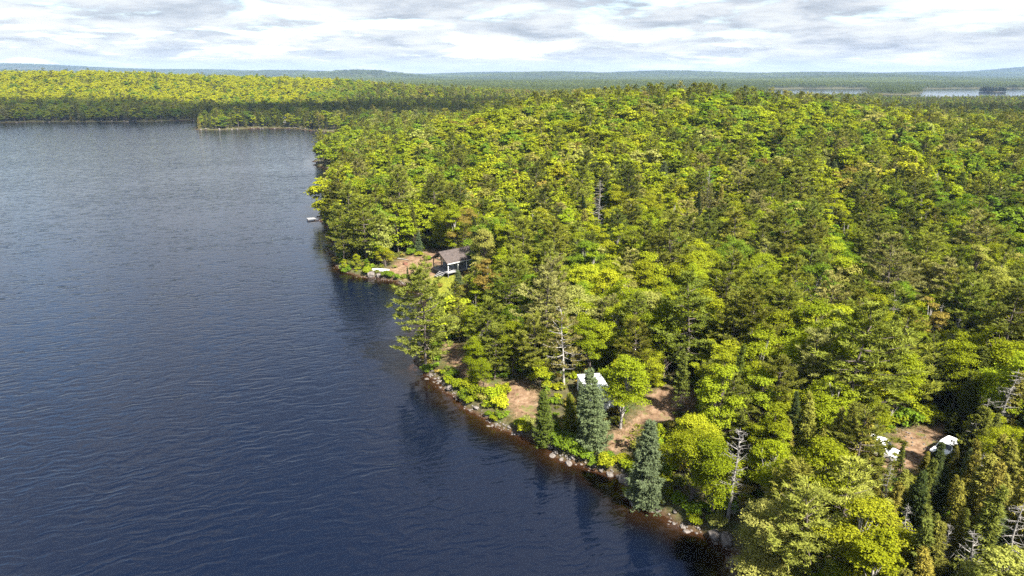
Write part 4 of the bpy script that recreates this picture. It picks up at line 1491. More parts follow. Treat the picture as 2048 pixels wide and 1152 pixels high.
# the rest of the stones: too many and small to count
P_, S_ = [], []
for q in small:
    P_.append((q[1], q[2]))
    S_.append(q[0])
for s in np.arange(0.5, 215, 0.22):
    bx, by = along(s)
    for rep in range(2):
        x, y = bx + rng.normal() * 0.6, by + rng.normal() * 0.6
        d = float(shore_d(np.array([x]), np.array([y]))[0])
        if -0.7 < d < 0.8:
            P_.append((x, y))
            S_.append(rng.uniform(0.07, 0.2))
far_sh = lake1[36:-3]
for a_, b_ in zip(far_sh[:-1], far_sh[1:]):
    L_ = math.hypot(*(b_ - a_))
    for s in np.arange(0, L_, 2.2):
        p = a_ + (b_ - a_) * s / L_ + rng.normal(size=2) * 1.2
        d = float(shore_d(np.array([p[0]]), np.array([p[1]]))[0])
        if -1.5 < d < 2.2:
            P_.append((p[0], p[1]))
            S_.append(rng.uniform(0.3, 1.0))
P_ = np.array(P_)
S_ = np.array(S_)
Zr = height(P_[:, 0], P_[:, 1]) + S_ * 0.15
n = len(P_)
# stones and pebbles on the bare track
X, Y = scatter(*clear_w['stony_track'].min(0)[[0]], *clear_w['stony_track'].max(0)[[0]], *clear_w['stony_track'].min(0)[[1]], *clear_w['stony_track'].max(0)[[1]], 0.5)
v = (seg_dist(clear_w['stony_track'], X, Y) < 0.2) & (rng.uniform(size=len(X)) < 0.30)
X, Y = X[v], Y[v]
sx = rng.uniform(0.05, 0.17, len(X))
P_ = np.concatenate([P_, np.stack([X, Y], 1)])
S_ = np.concatenate([S_, sx])
Zr = np.concatenate([Zr, height(X, Y) + sx * 0.2])
n = len(P_)
st_src = source_collection('stone', [rock_mesh(50, 0.6), rock_mesh(51, 0.7), rock_mesh(52, 0.5)])
point_cloud('stones', np.stack([P_[:, 0], P_[:, 1], Zr], 1), np.stack([np.zeros(n), np.zeros(n), rng.uniform(0, 6.28, n)], 1), np.stack([S_, S_, S_], 1), rng.integers(0, 3, n), np.ones((n, 3)), st_src, 'small stones strewn along the water and the track')

# ------------------------------------------------------------------ built things


class MB:
    """boxes, bars and prisms gathered into one mesh"""
    def __init__(self):
        self.bm = bmesh.new()

    def box(self, x0, x1, y0, y1, z0, z1):
        vs = [self.bm.verts.new(p) for p in [(x0, y0, z0), (x1, y0, z0), (x1, y1, z0), (x0, y1, z0), (x0, y0, z1), (x1, y0, z1), (x1, y1, z1), (x0, y1, z1)]]
        for f in [(3, 2, 1, 0), (4, 5, 6, 7), (0, 1, 5, 4), (1, 2, 6, 5), (2, 3, 7, 6), (3, 0, 4, 7)]:
            self.bm.faces.new([vs[i] for i in f])
        return self

    def bar(self, a, b, w_=0.1, h_=None):
        h_ = h_ or w_
        a, b = Vector(a), Vector(b)
        d = (b - a).normalized()
        u = d.cross(Vector((0, 0, 1)))
        if u.length < 1e-3:
            u = Vector((1, 0, 0))
        u.normalize()
        v = u.cross(d)
        vs = [self.bm.verts.new(p + u * sx * w_ / 2 + v * sy * h_ / 2) for p in (a, b) for sx, sy in ((-1, -1), (1, -1), (1, 1), (-1, 1))]
        for f in [(3, 2, 1, 0), (4, 5, 6, 7), (0, 1, 5, 4), (1, 2, 6, 5), (2, 3, 7, 6), (3, 0, 4, 7)]:
            self.bm.faces.new([vs[i] for i in f])
        return self

    def quad(self, pts, thick=0.0, normal=None):
        pts = [Vector(p) for p in pts]
        n = normal or (pts[1] - pts[0]).cross(pts[2] - pts[0]).normalized()
        n = Vector(n)
        a = [self.bm.verts.new(p) for p in pts]
        b = [self.bm.verts.new(p - n * thick) for p in pts]
        k = len(pts)
        self.bm.faces.new(a)
        self.bm.faces.new(b[::-1])
        for i in range(k):
            self.bm.faces.new([a[(i + 1) % k], a[i], b[i], b[(i + 1) % k]])
        return self

    def prism(self, prof, wfun):
        """side profile (x, z) swept across y; width by height"""
        a = [self.bm.verts.new((x, -wfun(x, z) / 2, z)) for x, z in prof]
        b = [self.bm.verts.new((x, wfun(x, z) / 2, z)) for x, z in prof]
        k = len(prof)
        self.bm.faces.new(a)
        self.bm.faces.new(b[::-1])
        for i in range(k):
            self.bm.faces.new([a[(i + 1) % k], a[i], b[i], b[(i + 1) % k]])
        return self

    def cyl(self, c, r, h, axis='Y', seg=20):
        mt = Matrix.Translation(c) @ (Matrix.Rotation(math.pi / 2, 4, 'X') if axis == 'Y' else Matrix.Rotation(math.pi / 2, 4, 'Y') if axis == 'X' else Matrix.Identity(4))
        bmesh.ops.create_cone(self.bm, cap_ends=True, segments=seg, radius1=r, radius2=r, depth=h, matrix=mt)
        return self

    def build(self, name, mat, parent=None, bevel=0.0, smooth=False):
        bmesh.ops.recalc_face_normals(self.bm, faces=self.bm.faces)
        me = bpy.data.meshes.new(name)
        self.bm.to_mesh(me)
        self.bm.free()
        me.materials.append(M[mat])
        if smooth:
            for p in me.polygons:
                p.use_smooth = True
        o = add_obj(name, me, parent)
        if bevel:
            b = o.modifiers.new('bevel', 'BEVEL')
            b.width = bevel
            b.segments = 2
            b.limit_method = 'ANGLE'
        return o


def thing(name, label, category, loc, rz=0.0, group=None):
    e = bpy.data.objects.new(name, None)
    col.objects.link(e)
    e.empty_display_size = 0.3
    e.location = loc
    e.rotation_euler = (0, 0, rz)
    return tag(e, label, category, group)


# ---- the cabin
gx_, gy_ = ground_at(897, 552)
gz = hz(gx_, gy_) + 0.3
rx, ry = at(878, 504, gz + 4.95)
qx_, qy_ = at(929, 494, gz + 4.95)
yaw = math.atan2(qy_ - ry, qx_ - rx)
cab = thing('cabin', 'small grey cabin with brown shingle roof and covered porch by the cove', 'cabin', (rx, ry, gz), yaw)
W2, LEN, DK, EV, RG = 3.25, 8.0, 0.75, 2.95, 4.95
MB().box(0.1, LEN - 0.1, -3.0, 3.0, DK - 0.16, DK).build('deck', 'grey_wood', cab)
b = MB()
for x_ in (0.4, 2.9, 5.4, 7.6):
    for y_ in (-2.7, 0, 2.7):
        b.box(x_ - 0.1, x_ + 0.1, y_ - 0.1, y_ + 0.1, -0.6, DK - 0.17)
b.build('pier', 'charcoal', cab)
MB().box(0.15, 0.19, -2.95, 2.95, DK - 0.42, DK - 0.17).build('deck_skirt', 'charcoal', cab)
wall = MB()
x0_, x1_, y0_, y1_ = 2.7, 7.7, -1.55, 2.75
wall.quad([(x0_, y0_, DK), (x0_, y1_, DK), (x0_, y1_, EV + 0.05), (x0_, 0, RG - 0.25), (x0_, y0_, EV + 0.75)], 0.14, (-1, 0, 0))
wall.quad([(x1_, y0_, DK), (x1_, y0_, EV + 0.75), (x1_, 0, RG - 0.25), (x1_, y1_, EV + 0.05), (x1_, y1_, DK)], 0.14, (1, 0, 0))
wall.box(x0_ + 0.15, x1_ - 0.15, y0_, y0_ + 0.14, DK, EV + 0.7)
wall.box(x0_ + 0.15, x1_ - 0.15, y1_ - 0.14, y1_, DK, EV)
wl = wall.build('wall', 'grey_siding', cab)
b = MB()
for k in range(9):
    z_ = DK + 0.2 + 0.24 * k
    b.box(x0_ + 0.02, x1_ - 0.02, y0_ - 0.022, y0_ - 0.001, z_, z_ + 0.2)
b.build('siding_boards', 'grey_siding', wl)
for y_, nm in ((0.9, 'door'),):
    dr = MB().box(x0_ - 0.05, x0_ - 0.002, 0.4, 1.35, DK + 0.02, DK + 2.05).build('door', 'dark_wood', cab)
    MB().box(x0_ - 0.10, x0_ - 0.052, 0.48, 0.54, DK + 0.95, DK + 1.1).build('handle', 'metal', dr)
for (ax_, fx) in (('f', -0.55), ('s', 3.9), ('s', 6.1)):
    fr, pn = MB(), MB()
    if ax_ == 'f':
        fr.box(x0_ - 0.05, x0_ - 0.002, fx - 0.55, fx + 0.55, DK + 0.8, DK + 1.9)
        pn.box(x0_ - 0.07, x0_ - 0.052, fx - 0.46, fx + 0.46, DK + 0.89, DK + 1.81)
    else:
        fr.box(fx - 0.6, fx + 0.6, y0_ - 0.06, y0_ - 0.024, DK + 0.8, DK + 1.9)
        pn.box(fx - 0.5, fx + 0.5, y0_ - 0.08, y0_ - 0.062, DK + 0.9, DK + 1.8)
    wn = fr.build('window', 'pale_trim', cab)
    pn.build('pane', 'glass', wn)
for sgn, nm in ((-1, 'right'), (1, 'left')):
    eave = (sgn * W2, EV - 0.05)
    rf = MB()
    rf.quad([(-0.05, 0, RG), (LEN + 0.3, 0, RG), (LEN + 0.3, eave[0], eave[1]), (-0.05, eave[0], eave[1])][::(1 if sgn > 0 else -1)], 0.12, Vector((0, sgn * (RG - EV), W2)).normalized())
    ro = rf.build('roof_slope', 'shingle', cab)
    MB().box(-0.06, LEN + 0.31, sgn * W2 - 0.02, sgn * W2 + 0.02, EV - 0.22, EV - 0.06).build('fascia', 'pale_trim', ro)
    b = MB()
    for k in range(1, 11):                        # shingle courses
        f_ = k / 11
        zc_, yc_ = RG + (EV - 0.05 - RG) * f_, sgn * W2 * f_
        b.bar((-0.05, yc_, zc_ + 0.012), (LEN + 0.3, yc_, zc_ + 0.012), 0.20, 0.02)
    b.build('shingle_courses', 'shingle', ro)
    MB().bar((-0.09, 0, RG - 0.05), (-0.09, sgn * W2, EV - 0.12), 0.06, 0.2).build('bargeboard', 'dark_wood', cab)
MB().bar((-0.06, 0, RG + 0.02), (LEN + 0.31, 0, RG + 0.02), 0.26, 0.05).build('ridge_cap', 'shingle', cab)
for x_, y_ in ((0.35, -2.8), (0.35, 2.8), (3.0, -2.8), (5.4, -2.8), (7.6, -2.8), (2.5, 2.8)):
    MB().box(x_ - 0.08, x_ + 0.08, y_ - 0.08, y_ + 0.08, DK, EV + 0.02).build('post', 'pale_trim' if y_ < 0 else 'dark_wood', cab)  # pale on the sunlit right, dark on the left: light put into post colour
b = MB()
b.bar((0.35, -2.9, EV + 0.1), (0.35, 2.9, EV + 0.1), 0.14, 0.18)
b.bar((0.35, 0, EV + 0.1), (0.35, 0, RG - 0.2), 0.12)
b.bar((0.35, -1.3, EV + 0.15), (0.35, -0.05, RG - 0.75), 0.10)
b.bar((0.35, 1.3, EV + 0.15), (0.35, 0.05, RG - 0.75), 0.10)
b.build('porch_truss', 'tan_wood', cab)
b = MB().bar((0.35, -2.9, EV + 0.02), (LEN - 0.2, -2.9, EV + 0.02), 0.12, 0.16)
b.build('eave_beam', 'pale_trim', cab)
b = MB()
for (p_, q_) in (((0.3, 0.6), (0.3, 2.8)), ((0.3, 2.8), (2.6, 2.8))):
    b.bar((*p_, DK + 0.9), (*q_, DK + 0.9), 0.08)
    b.bar((*p_, DK + 0.25), (*q_, DK + 0.25), 0.05)
    L_ = math.dist(p_, q_)
    for k in range(int(L_ / 0.25) + 1):
        f_ = k * 0.25 / L_
        x_, y_ = p_[0] + (q_[0] - p_[0]) * f_, p_[1] + (q_[1] - p_[1]) * f_
        b.box(x_ - 0.02, x_ + 0.02, y_ - 0.02, y_ + 0.02, DK, DK + 0.88)
b.build('railing', 'grey_wood', cab)
stp = MB()
for sy in (-1.95, -0.05):
    stp.bar((0.1, sy, DK - 0.1), (-1.5, sy, -0.35), 0.06, 0.22)
st = stp.build('stair_stringer', 'charcoal', cab)
for k in range(4):
    MB().box(-0.35 - 0.36 * k, -0.05 - 0.36 * k, -1.9, -0.1, DK - 0.22 - 0.24 * k, DK - 0.17 - 0.24 * k).build('step', 'grey_wood', cab)
# two chairs on the porch
for k, (x_, y_, rz) in enumerate(((1.3, -1.9, 2.6), (1.5, -0.4, 2.9))):
    cx_, sx_ = math.cos(yaw), math.sin(yaw)
    ch = thing('porch_chair', f"dark chair on the cabin porch, {('nearer the right posts', 'nearer the porch stairs')[k]}", 'chair', (rx + cx_ * x_ - sx_ * y_, ry + sx_ * x_ + cx_ * y_, gz + DK), yaw + rz, 'chairs on the cabin porch')
    MB().box(-0.27, 0.27, -0.28, 0.28, 0.36, 0.41).build('seat', 'charcoal', ch)
    MB().quad([(-0.26, -0.27, 0.42), (-0.26, 0.27, 0.42), (-0.44, 0.27, 1.0), (-0.44, -0.27, 1.0)], 0.04).build('backrest', 'charcoal', ch)
    for lx in (-0.24, 0.24):
        for ly in (-0.25, 0.25):
            MB().box(lx - 0.025, lx + 0.025, ly - 0.025, ly + 0.025, 0, 0.36).build('leg', 'charcoal', ch)

# ---- the white camper behind the shore firs
gx_, gy_ = ground_at(1168, 822)
gz = hz(gx_, gy_) + 0.05
fx_, fy_ = at(1176, 741, gz + 3.0)
cyaw = math.atan2(0.985, -0.14)
WC = 3.2
camp = thing('camper', 'white camper trailer half hidden behind the shore firs', 'camper', (fx_ - math.cos(cyaw) * 7.6, fy_ - math.sin(cyaw) * 7.6, gz), cyaw)
camp.scale = (0.95, 1.0, 0.9)
body = MB().prism([(0, 0.55), (7.6, 0.55), (7.6, 2.75), (7.4, 2.92), (0.25, 2.92), (-0.05, 2.6), (-0.15, 1.3)], lambda x, z: WC).build('body', 'white_paint', camp, 0.06)
roof = MB().prism([(0.05, 2.93), (7.62, 2.93), (7.55, 2.99), (3.8, 3.04), (0.1, 2.99)], lambda x, z: WC + 0.06).build('roof', 'white_roof', camp, 0.02)
for x_ in (1.4, 3.6, 6.0):
    MB().box(x_ - 0.18, x_ + 0.18, -0.2, 0.2, 3.03, 3.15).build('roof_vent', 'white_paint', roof, 0.02)
MB().box(4.4, 5.2, -0.95, -0.25, 3.03, 3.28).build('air_conditioner', 'pale_trim', roof, 0.06)
b = MB()
for x_ in (0.06, 7.61):
    b.box(x_ - 0.03, x_ + 0.03, -WC / 2 - 0.05, WC / 2 + 0.05, 2.85, 3.0)
b.build('roof_trim', 'metal', roof)
for sy in (-1, 1):
    for x_, w_ in ((1.5, 0.9), (5.9, 1.0)):
        f = MB().box(x_ - w_ / 2, x_ + w_ / 2, sy * (WC / 2 + 0.015) - 0.014, sy * (WC / 2 + 0.015) + 0.014, 1.55, 2.25).build('window', 'black_trim', camp)
        MB().box(x_ - w_ / 2 + 0.05, x_ + w_ / 2 - 0.05, sy * (WC / 2 + 0.035) - 0.005, sy * (WC / 2 + 0.035) + 0.005, 1.6, 2.2).build('pane', 'glass', f)
d_ = MB().box(3.4, 4.1, WC / 2 + 0.002, WC / 2 + 0.03, 0.7, 2.5).build('door', 'pale_trim', camp)
MB().box(3.46, 3.52, WC / 2 + 0.032, WC / 2 + 0.08, 1.5, 1.62).build('handle', 'black_trim', d_)
f = MB().quad([(-0.10, -0.7, 1.55), (-0.10, 0.7, 1.55), (-0.09, 0.7, 2.2), (-0.09, -0.7, 2.2)], 0.1, (-1, 0, 0)).build('window', 'glass', camp)
MB().box(0, 7.5, -WC / 2 - 0.012, -WC / 2 + 0.01, 1.05, 1.22).build('side_stripe', 'awning', camp)
for sy in (-1, 1):
    for x_ in (3.3, 4.25):
        wh = MB().cyl((x_, sy * (WC / 2 - 0.12), 0.36), 0.36, 0.22).build('tyre', 'rubber', camp, 0.03)
        MB().cyl((x_, sy * (WC / 2 - 0.005), 0.36), 0.2, 0.03).build('rim', 'metal', wh)
MB().bar((0, 0.5, 0.6), (-1.3, 0, 0.5), 0.1).bar((0, -0.5, 0.6), (-1.3, 0, 0.5), 0.1).build('tow_hitch', 'black_trim', camp)

# ---- vehicles


def vehicle(name, label, category, px, py, head, L, Wd, Hh, van):
    x, y = ground_at(px, py)
    v = thing(name, label, category, (x, y, hz(x, y) + 0.03), head)
    zb = 0.30
    belt = Hh * (0.52 if van else 0.58)
    hood = 0.26 * L if not van else 0.20 * L
    h2 = L / 2
    low = [(-h2, zb + 0.1), (-h2 + 0.12, zb), (h2 - 0.15, zb), (h2, zb + 0.15), (h2 - 0.02, belt * 0.82), (h2 - 0.15, belt * 0.9), (h2 - hood, belt + 0.02), (-h2 + 0.06, belt + 0.02)]
    bd = MB().prism(low, lambda x_, z_: Wd * (1.0 if z_ < belt else 0.97)).build('body', 'white_paint', v, 0.07)
    ft, fb = h2 - hood - (0.62 if not van else 0.55), h2 - hood + 0.05
    rt, rb = -h2 + (0.75 if not van else 0.22), -h2 + 0.08
    tw = Wd * (0.80 if not van else 0.86)
    top = Hh - 0.02
    gw = lambda z_: Wd * 0.95 + (tw - Wd * 0.95) * (z_ - belt) / (top - belt)
    MB().prism([(rb, belt + 0.0), (fb, belt + 0.0), (ft, top - 0.04), (ft - 0.25, top), (rt + 0.2, top), (rt, top - 0.05)], lambda x_, z_: gw(z_)).build('cabin_shell', 'white_paint', v, 0.06)
    zl, zh = belt + 0.08, top - 0.16
    fx = lambda z_: fb + (ft - fb) * (z_ - belt) / (top - 0.04 - belt)
    bx = lambda z_: rb + (rt - rb) * (z_ - belt) / (top - 0.05 - belt)
    MB().quad([(fx(zl) + 0.025, -gw(zl) / 2 + 0.1, zl), (fx(zl) + 0.025, gw(zl) / 2 - 0.1, zl), (fx(zh) + 0.025, gw(zh) / 2 - 0.1, zh), (fx(zh) + 0.025, -gw(zh) / 2 + 0.1, zh)], 0.03).build('windscreen', 'glass', v)
    MB().quad([(bx(zl) - 0.025, gw(zl) / 2 - 0.12, zl), (bx(zl) - 0.025, -gw(zl) / 2 + 0.12, zl), (bx(zh) - 0.025, -gw(zh) / 2 + 0.12, zh), (bx(zh) - 0.025, gw(zh) / 2 - 0.12, zh)], 0.03).build('rear_window', 'glass', v)
    n = 3
    xa, xb = bx(zl) + 0.2, fx(zl) - 0.12
    for sgn in (-1, 1):
        for k in range(n):
            a_ = xa + (xb - xa) * k / n + 0.04
            c_ = xa + (xb - xa) * (k + 1) / n - 0.04
            a2 = max(a_, bx(zh) + 0.14)
            c2 = min(c_, fx(zh) - 0.1)
            pts = [(a_, sgn * (gw(zl) / 2 + 0.012), zl), (c_, sgn * (gw(zl) / 2 + 0.012), zl), (c2, sgn * (gw(zh) / 2 + 0.012), zh), (a2, sgn * (gw(zh) / 2 + 0.012), zh)]
            MB().quad(pts if sgn < 0 else pts[::-1], 0.02).build('side_window', 'glass', v)
        MB().box(fb - 0.25, fb - 0.1, sgn * (Wd / 2 + 0.09) - 0.08, sgn * (Wd / 2 + 0.09) + 0.08, belt + 0.02, belt + 0.2).build('mirror', 'black_trim', v, 0.03)
        MB().box(h2 - 0.12, h2 + 0.012, sgn * Wd * 0.37 - 0.2, sgn * Wd * 0.37 + 0.2, belt * 0.66, belt * 0.8).build('headlight', 'clear_lamp', v, 0.02)
        MB().box(-h2 - 0.012, -h2 + 0.1, sgn * Wd * 0.43 - 0.1, sgn * Wd * 0.43 + 0.1, belt * 0.62, belt * 0.92).build('tail_light', 'red_lamp', v, 0.02)
        for x_ in (-h2 + 0.85, h2 - 0.85):
            ty = MB().cyl((x_, sgn * (Wd / 2 - 0.08), 0.34), 0.34, 0.22).build('tyre', 'rubber', v, 0.03)
            MB().cyl((x_, sgn * (Wd / 2 + 0.035), 0.34), 0.21, 0.03).build('rim', 'metal', ty)
    MB().box(h2 - 0.1, h2 + 0.04, -Wd * 0.46, Wd * 0.46, zb + 0.02, zb + 0.22).build('bumper', 'black_trim', v, 0.04)
    MB().box(-h2 - 0.04, -h2 + 0.1, -Wd * 0.46, Wd * 0.46, zb + 0.06, zb + 0.26).build('bumper', 'black_trim', v, 0.04)
    MB().box(h2 - 0.05, h2 + 0.02, -Wd * 0.26, Wd * 0.26, belt * 0.62, belt * 0.8).build('grille', 'black_trim', v)
    return v


vehicle('parked_van', 'white van parked among spruces left of the stony track', 'van', 1750, 908, math.atan2(-0.72, 0.70), 4.9, 1.95, 1.95, True)
vehicle('parked_car', 'white car with dark windscreen half hidden by firs at the right', 'car', 1893, 906, math.atan2(-0.55, -0.83), 4.5, 1.8, 1.5, False)

# ---- dock, canoe, fire ring, tarp shelter, pole
xa, ya = at(622, 437, 0.5)
xb, yb = at(652, 434, 0.5)
dk = thing('dock', 'small wooden dock with square end platform reaching into the lake', 'dock', (xa, ya, 0), math.atan2(yb - ya, xb - xa))
Ld = math.hypot(xb - xa, yb - ya) + 1
MB().box(-1.2, 1.4, -1.1, 1.1, 0.42, 0.58).build('platform', 'grey_wood', dk)
MB().box(1.4, Ld, -0.55, 0.55, 0.40, 0.52).build('walkway', 'grey_wood', dk)
for x_, y_ in ((-1.0, -0.9), (-1.0, 0.9), (1.2, -0.9), (1.2, 0.9), (Ld * 0.6, -0.45), (Ld * 0.6, 0.45)):
    MB().cyl((x_, y_, -0.35), 0.08, 1.7, 'Z', 10).build('pile', 'dark_wood', dk)

x, y = ground_at(761, 541)
cn = thing('canoe', 'white upturned canoe lying on the sandy clearing', 'canoe', (x, y, hz(x, y)), -0.12)
a = Acc()
ring, sides = [], 9
for i in range(15):
    f_ = i / 14 * 2 - 1
    w_ = 0.46 * (1 - abs(f_) ** 2.6) + 0.015
    h_ = 0.36 * (1 - 0.25 * abs(f_) ** 4)
    for k in range(sides):
        ang = math.pi * k / (sides - 1)
        ring.append((f_ * 2.1, -math.cos(ang) * w_, 0.02 + math.sin(ang) ** 0.8 * h_))
idx_ = np.arange(15 * sides).reshape(15, sides)
a.add(ring, np.stack([idx_[:-1, :-1].ravel(), idx_[1:, :-1].ravel(), idx_[1:, 1:].ravel(), idx_[:-1, 1:].ravel()], 1))
add_obj('hull', a.mesh('hull', [M['white_paint']], True), cn)
MB().bar((-2.0, 0, 0.375), (2.0, 0, 0.375), 0.03, 0.03).build('keel', 'pale_trim', cn)
for sgn in (-1, 1):
    MB().bar((-1.6, sgn * 0.40, 0.03), (1.6, sgn * 0.40, 0.03), 0.03, 0.04).build('gunwale', 'tan_wood', cn)

x, y = ground_at(811, 529)
fp = thing('fire_ring', 'rusty steel fire ring on the sandy clearing by the cabin', 'fire ring', (x, y, hz(x, y)))
bm_ = MB()
for k in range(14):
    a0_, a1_ = k / 14 * 6.2832, (k + 1) / 14 * 6.2832
    bm_.bar((0.5 * math.cos(a0_), 0.5 * math.sin(a0_), 0.2), (0.5 * math.cos(a1_), 0.5 * math.sin(a1_), 0.2), 0.03, 0.42)
bm_.build('ring_wall', 'rust', fp)
MB().cyl((0, 0, 0.05), 0.48, 0.06, 'Z', 14).build('ash_bed', 'charcoal', fp)
for k in range(3):
    MB().bar((-0.35 + 0.1 * k, -0.3, 0.12 + 0.05 * k), (0.3 - 0.1 * k, 0.3, 0.16 + 0.05 * k), 0.09).build('log', 'dark_wood', fp)

x, y = ground_at(1335, 925)
sh = thing('tarp_shelter', 'small grey pitched tarp shelter under the bright shore tree', 'shelter', (x, y, hz(x, y)), 0.5)
for sgn in (-1, 1):
    MB().quad([(-1.1, 0, 1.5), (1.1, 0, 1.5), (1.1, sgn * 1.15, 0.75), (-1.1, sgn * 1.15, 0.75)][::sgn], 0.02, Vector((0, sgn * 0.55, 0.83))).build('tarp_slope', 'tarp', sh)
for x_ in (-1.05, 1.05):
    MB().bar((x_, 0, 0), (x_, 0, 1.47), 0.06).build('pole', 'dark_wood', sh)
MB().bar((-1.15, 0, 1.46), (1.15, 0, 1.46), 0.05).build('ridge_pole', 'dark_wood', sh)

x, y = ground_at(1657, 1175)
z_ = hz(x, y)
lo, hi = 1.0, 20.0
for _ in range(30):
    mid_ = (lo + hi) / 2
    lo, hi = (mid_, hi) if project(x, y, z_ + mid_)[1] > 1102 else (lo, mid_)
up = thing('utility_pole', 'weathered pole with a white fitting among the bottom edge trees', 'pole', (x, y, z_))
a = Acc()
tube(a, [(0, 0, -0.5), (0, 0, lo * 0.5), (0, 0, lo)], [0.14, 0.12, 0.10], 10)
add_obj('shaft', a.mesh('shaft', [M['grey_wood']], True), up)
MB().cyl((0.0, -0.2, lo - 0.35), 0.16, 0.5, 'Z', 14).build('fitting', 'white_paint', up, 0.03)
MB().bar((-0.35, 0, lo - 0.12), (0.35, 0, lo - 0.12), 0.09).build('cross_arm', 'grey_wood', up)
for x_ in (-0.3, 0.3):
    MB().cyl((x_, 0, lo), 0.05, 0.14, 'Z', 10).build('insulator', 'white_paint', up)

# fallen log on the cabin bank
x, y = ground_at(806, 520)
lg = thing('fallen_log', 'pale bare log lying at the edge of the cabin clearing', 'log', (x, y, hz(x, y)), -0.5)
a = Acc()
tube(a, [(-1.6, 0, 0.16), (0, 0.08, 0.18), (1.7, 0, 0.15)], [0.16, 0.14, 0.09], 9)
add_obj('stem', a.mesh('stem', [M['dead_wood']], True), lg)

# ---- two white houses on the far peninsula
for (px, py, wd2, lb) in ((603, 243, 7.5, 'white house with grey roof on the far peninsula, right of two'), (571, 245, 4.5, 'small white house on the far peninsula, left of two')):
    x, y = at(px, py, 2.0)
    z_ = max(0.8, hz(x, y))
    hs = thing('house', lb, 'house', (x, y, z_), 0.15, 'white houses on the far peninsula')
    MB().box(-wd2 / 2, wd2 / 2, -2.5, 2.5, 0, 3.2).prism([(0, 0), (0.001, 0), (0, 0.001)], lambda x_, z__: 0.001).build('wall', 'white_paint', hs)
    for sgn in (-1, 1):
        MB().quad([(-wd2 / 2 - 0.3, 0, 5.0), (wd2 / 2 + 0.3, 0, 5.0), (wd2 / 2 + 0.3, sgn * 2.9, 3.0), (-wd2 / 2 - 0.3, sgn * 2.9, 3.0)][::sgn], 0.12, Vector((0, sgn * 0.55, 0.83))).build('roof_slope', 'awning', hs)
    for x_ in np.arange(-wd2 / 2 + 1.2, wd2 / 2 - 0.8, 2.2):
        wn = MB().box(x_ - 0.45, x_ + 0.45, -2.55, -2.502, 1.0, 2.2).build('window', 'pale_trim', hs)
        MB().box(x_ - 0.36, x_ + 0.36, -2.575, -2.552, 1.1, 2.1).build('pane', 'glass', wn)

# ---- masts on the skyline
for (px, y_, hm, lb) in ((1755, 5200, 62, 'slender lattice mast on the skyline above the far lake'), (714, 5200, 60, 'thin mast on the low hill left of centre skyline')):
    x_ = (px - 1024) / F_PX * (y_ * math.cos(PITCH) + 0 * 44) * 1.0
    z_ = hz(x_, y_)
    ms = thing('mast', lb, 'mast', (x_, y_, z_))
    for k in range(3):
        a_ = k * 2.094
        MB().bar((2.2 * math.cos(a_), 2.2 * math.sin(a_), 0), (0.5 * math.cos(a_), 0.5 * math.sin(a_), hm), 0.45).build('mast_leg', 'metal', ms)
    b = MB()
    for k in range(14):
        f_ = k / 14
        r0, r1 = 2.2 - 1.7 * f_, 2.2 - 1.7 * (f_ + 1 / 14)
        for j in range(3):
            a0_, a1_ = j * 2.094, (j + 1) * 2.094
            b.bar((r0 * math.cos(a0_), r0 * math.sin(a0_), hm * f_), (r1 * math.cos(a1_), r1 * math.sin(a1_), hm * (f_ + 1 / 14)), 0.22)
    b.build('bracing', 'metal', ms)

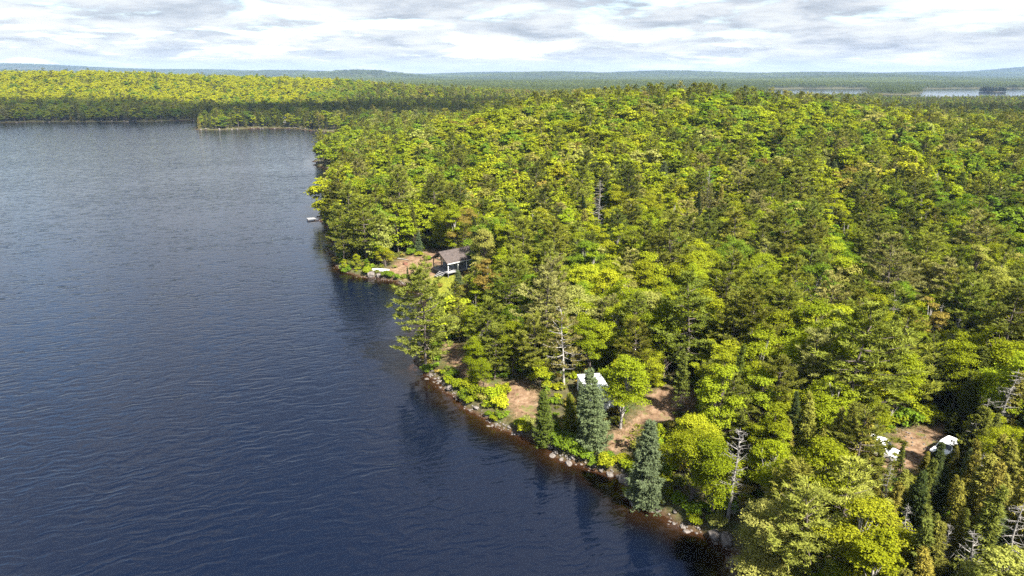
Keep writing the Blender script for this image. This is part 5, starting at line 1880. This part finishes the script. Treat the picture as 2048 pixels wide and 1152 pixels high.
# ------------------------------------------------------------------ unseen clouds overhead, placed to shade the far hills, and the air
m, t, out = material('cloud')
d = t.new('ShaderNodeBsdfDiffuse')
d.inputs[0].default_value = (0.85, 0.86, 0.88, 1)
tr = t.new('ShaderNodeBsdfTranslucent')
tr.inputs[0].default_value = (0.85, 0.86, 0.88, 1)
mx = t.new('ShaderNodeMixShader')
mx.inputs[0].default_value = 0.5
t.link(d.outputs[0], mx.inputs[1])
t.link(tr.outputs[0], mx.inputs[2])
tp_ = t.new('ShaderNodeBsdfTransparent')
mx2 = t.new('ShaderNodeMixShader')
mx2.inputs[0].default_value = 0.42
t.link(tp_.outputs[0], mx2.inputs[1])
t.link(mx.outputs[0], mx2.inputs[2])
t.link(mx2.outputs[0], out.inputs[0])
M['cloud'] = m
cloud_n = 0
for (cx_, cy_, rx_, ry_, seed, lb) in ((-560, 705, 430, 85, 3, 'unseen long grey cloud shading the far left shore'), (330, 760, 520, 170, 5, 'unseen broad cloud shading the plain behind the hill'), (-150, 680, 170, 75, 8, 'unseen small cloud shading the far peninsula')):
    alt = 1000.0
    k = alt / SUN_DIR.z
    bm = bmesh.new()
    bmesh.ops.create_icosphere(bm, subdivisions=5, radius=1.0)
    r = np.random.default_rng(seed)
    ph = r.uniform(0, 6.28, 6)
    for v in bm.verts:
        p = np.array(v.co)
        w_ = 1 + 0.16 * math.sin(p[0] * 5 + ph[0]) * math.sin(p[1] * 6 + ph[1]) + 0.09 * math.sin(p[0] * 13 + ph[2]) * math.sin(p[1] * 11 + ph[3]) + 0.05 * math.sin(p[0] * 27 + ph[4]) * math.sin(p[1] * 23 + p[2] * 19)
        v.co = (p[0] * rx_ * w_, p[1] * ry_ * w_, (p[2] * 70 if p[2] > 0 else p[2] * 22) * w_)
    me = bpy.data.meshes.new('cloud')
    bm.to_mesh(me)
    bm.free()
    me.materials.append(M['cloud'])
    for p in me.polygons:
        p.use_smooth = True
    o = add_obj('cloud', me, None, (cx_ + SUN_DIR.x * k, cy_ + SUN_DIR.y * k, alt + 10))
    tag(o, lb, None, None, 'stuff')

m, t, out = material('haze')
pv = t.new('ShaderNodeVolumePrincipled')
pv.inputs['Color'].default_value = (0.36, 0.53, 0.82, 1)
pv.inputs['Density'].default_value = 0.00006
pv.inputs['Anisotropy'].default_value = 0.0
t.link(pv.outputs[0], out.inputs['Volume'])
M['haze'] = m
hb = MB().box(-11600, 11600, -400, 11900, -9, 190).build('haze', 'haze')
tag(hb, 'thin blue air over the whole view', None, None, 'stuff')
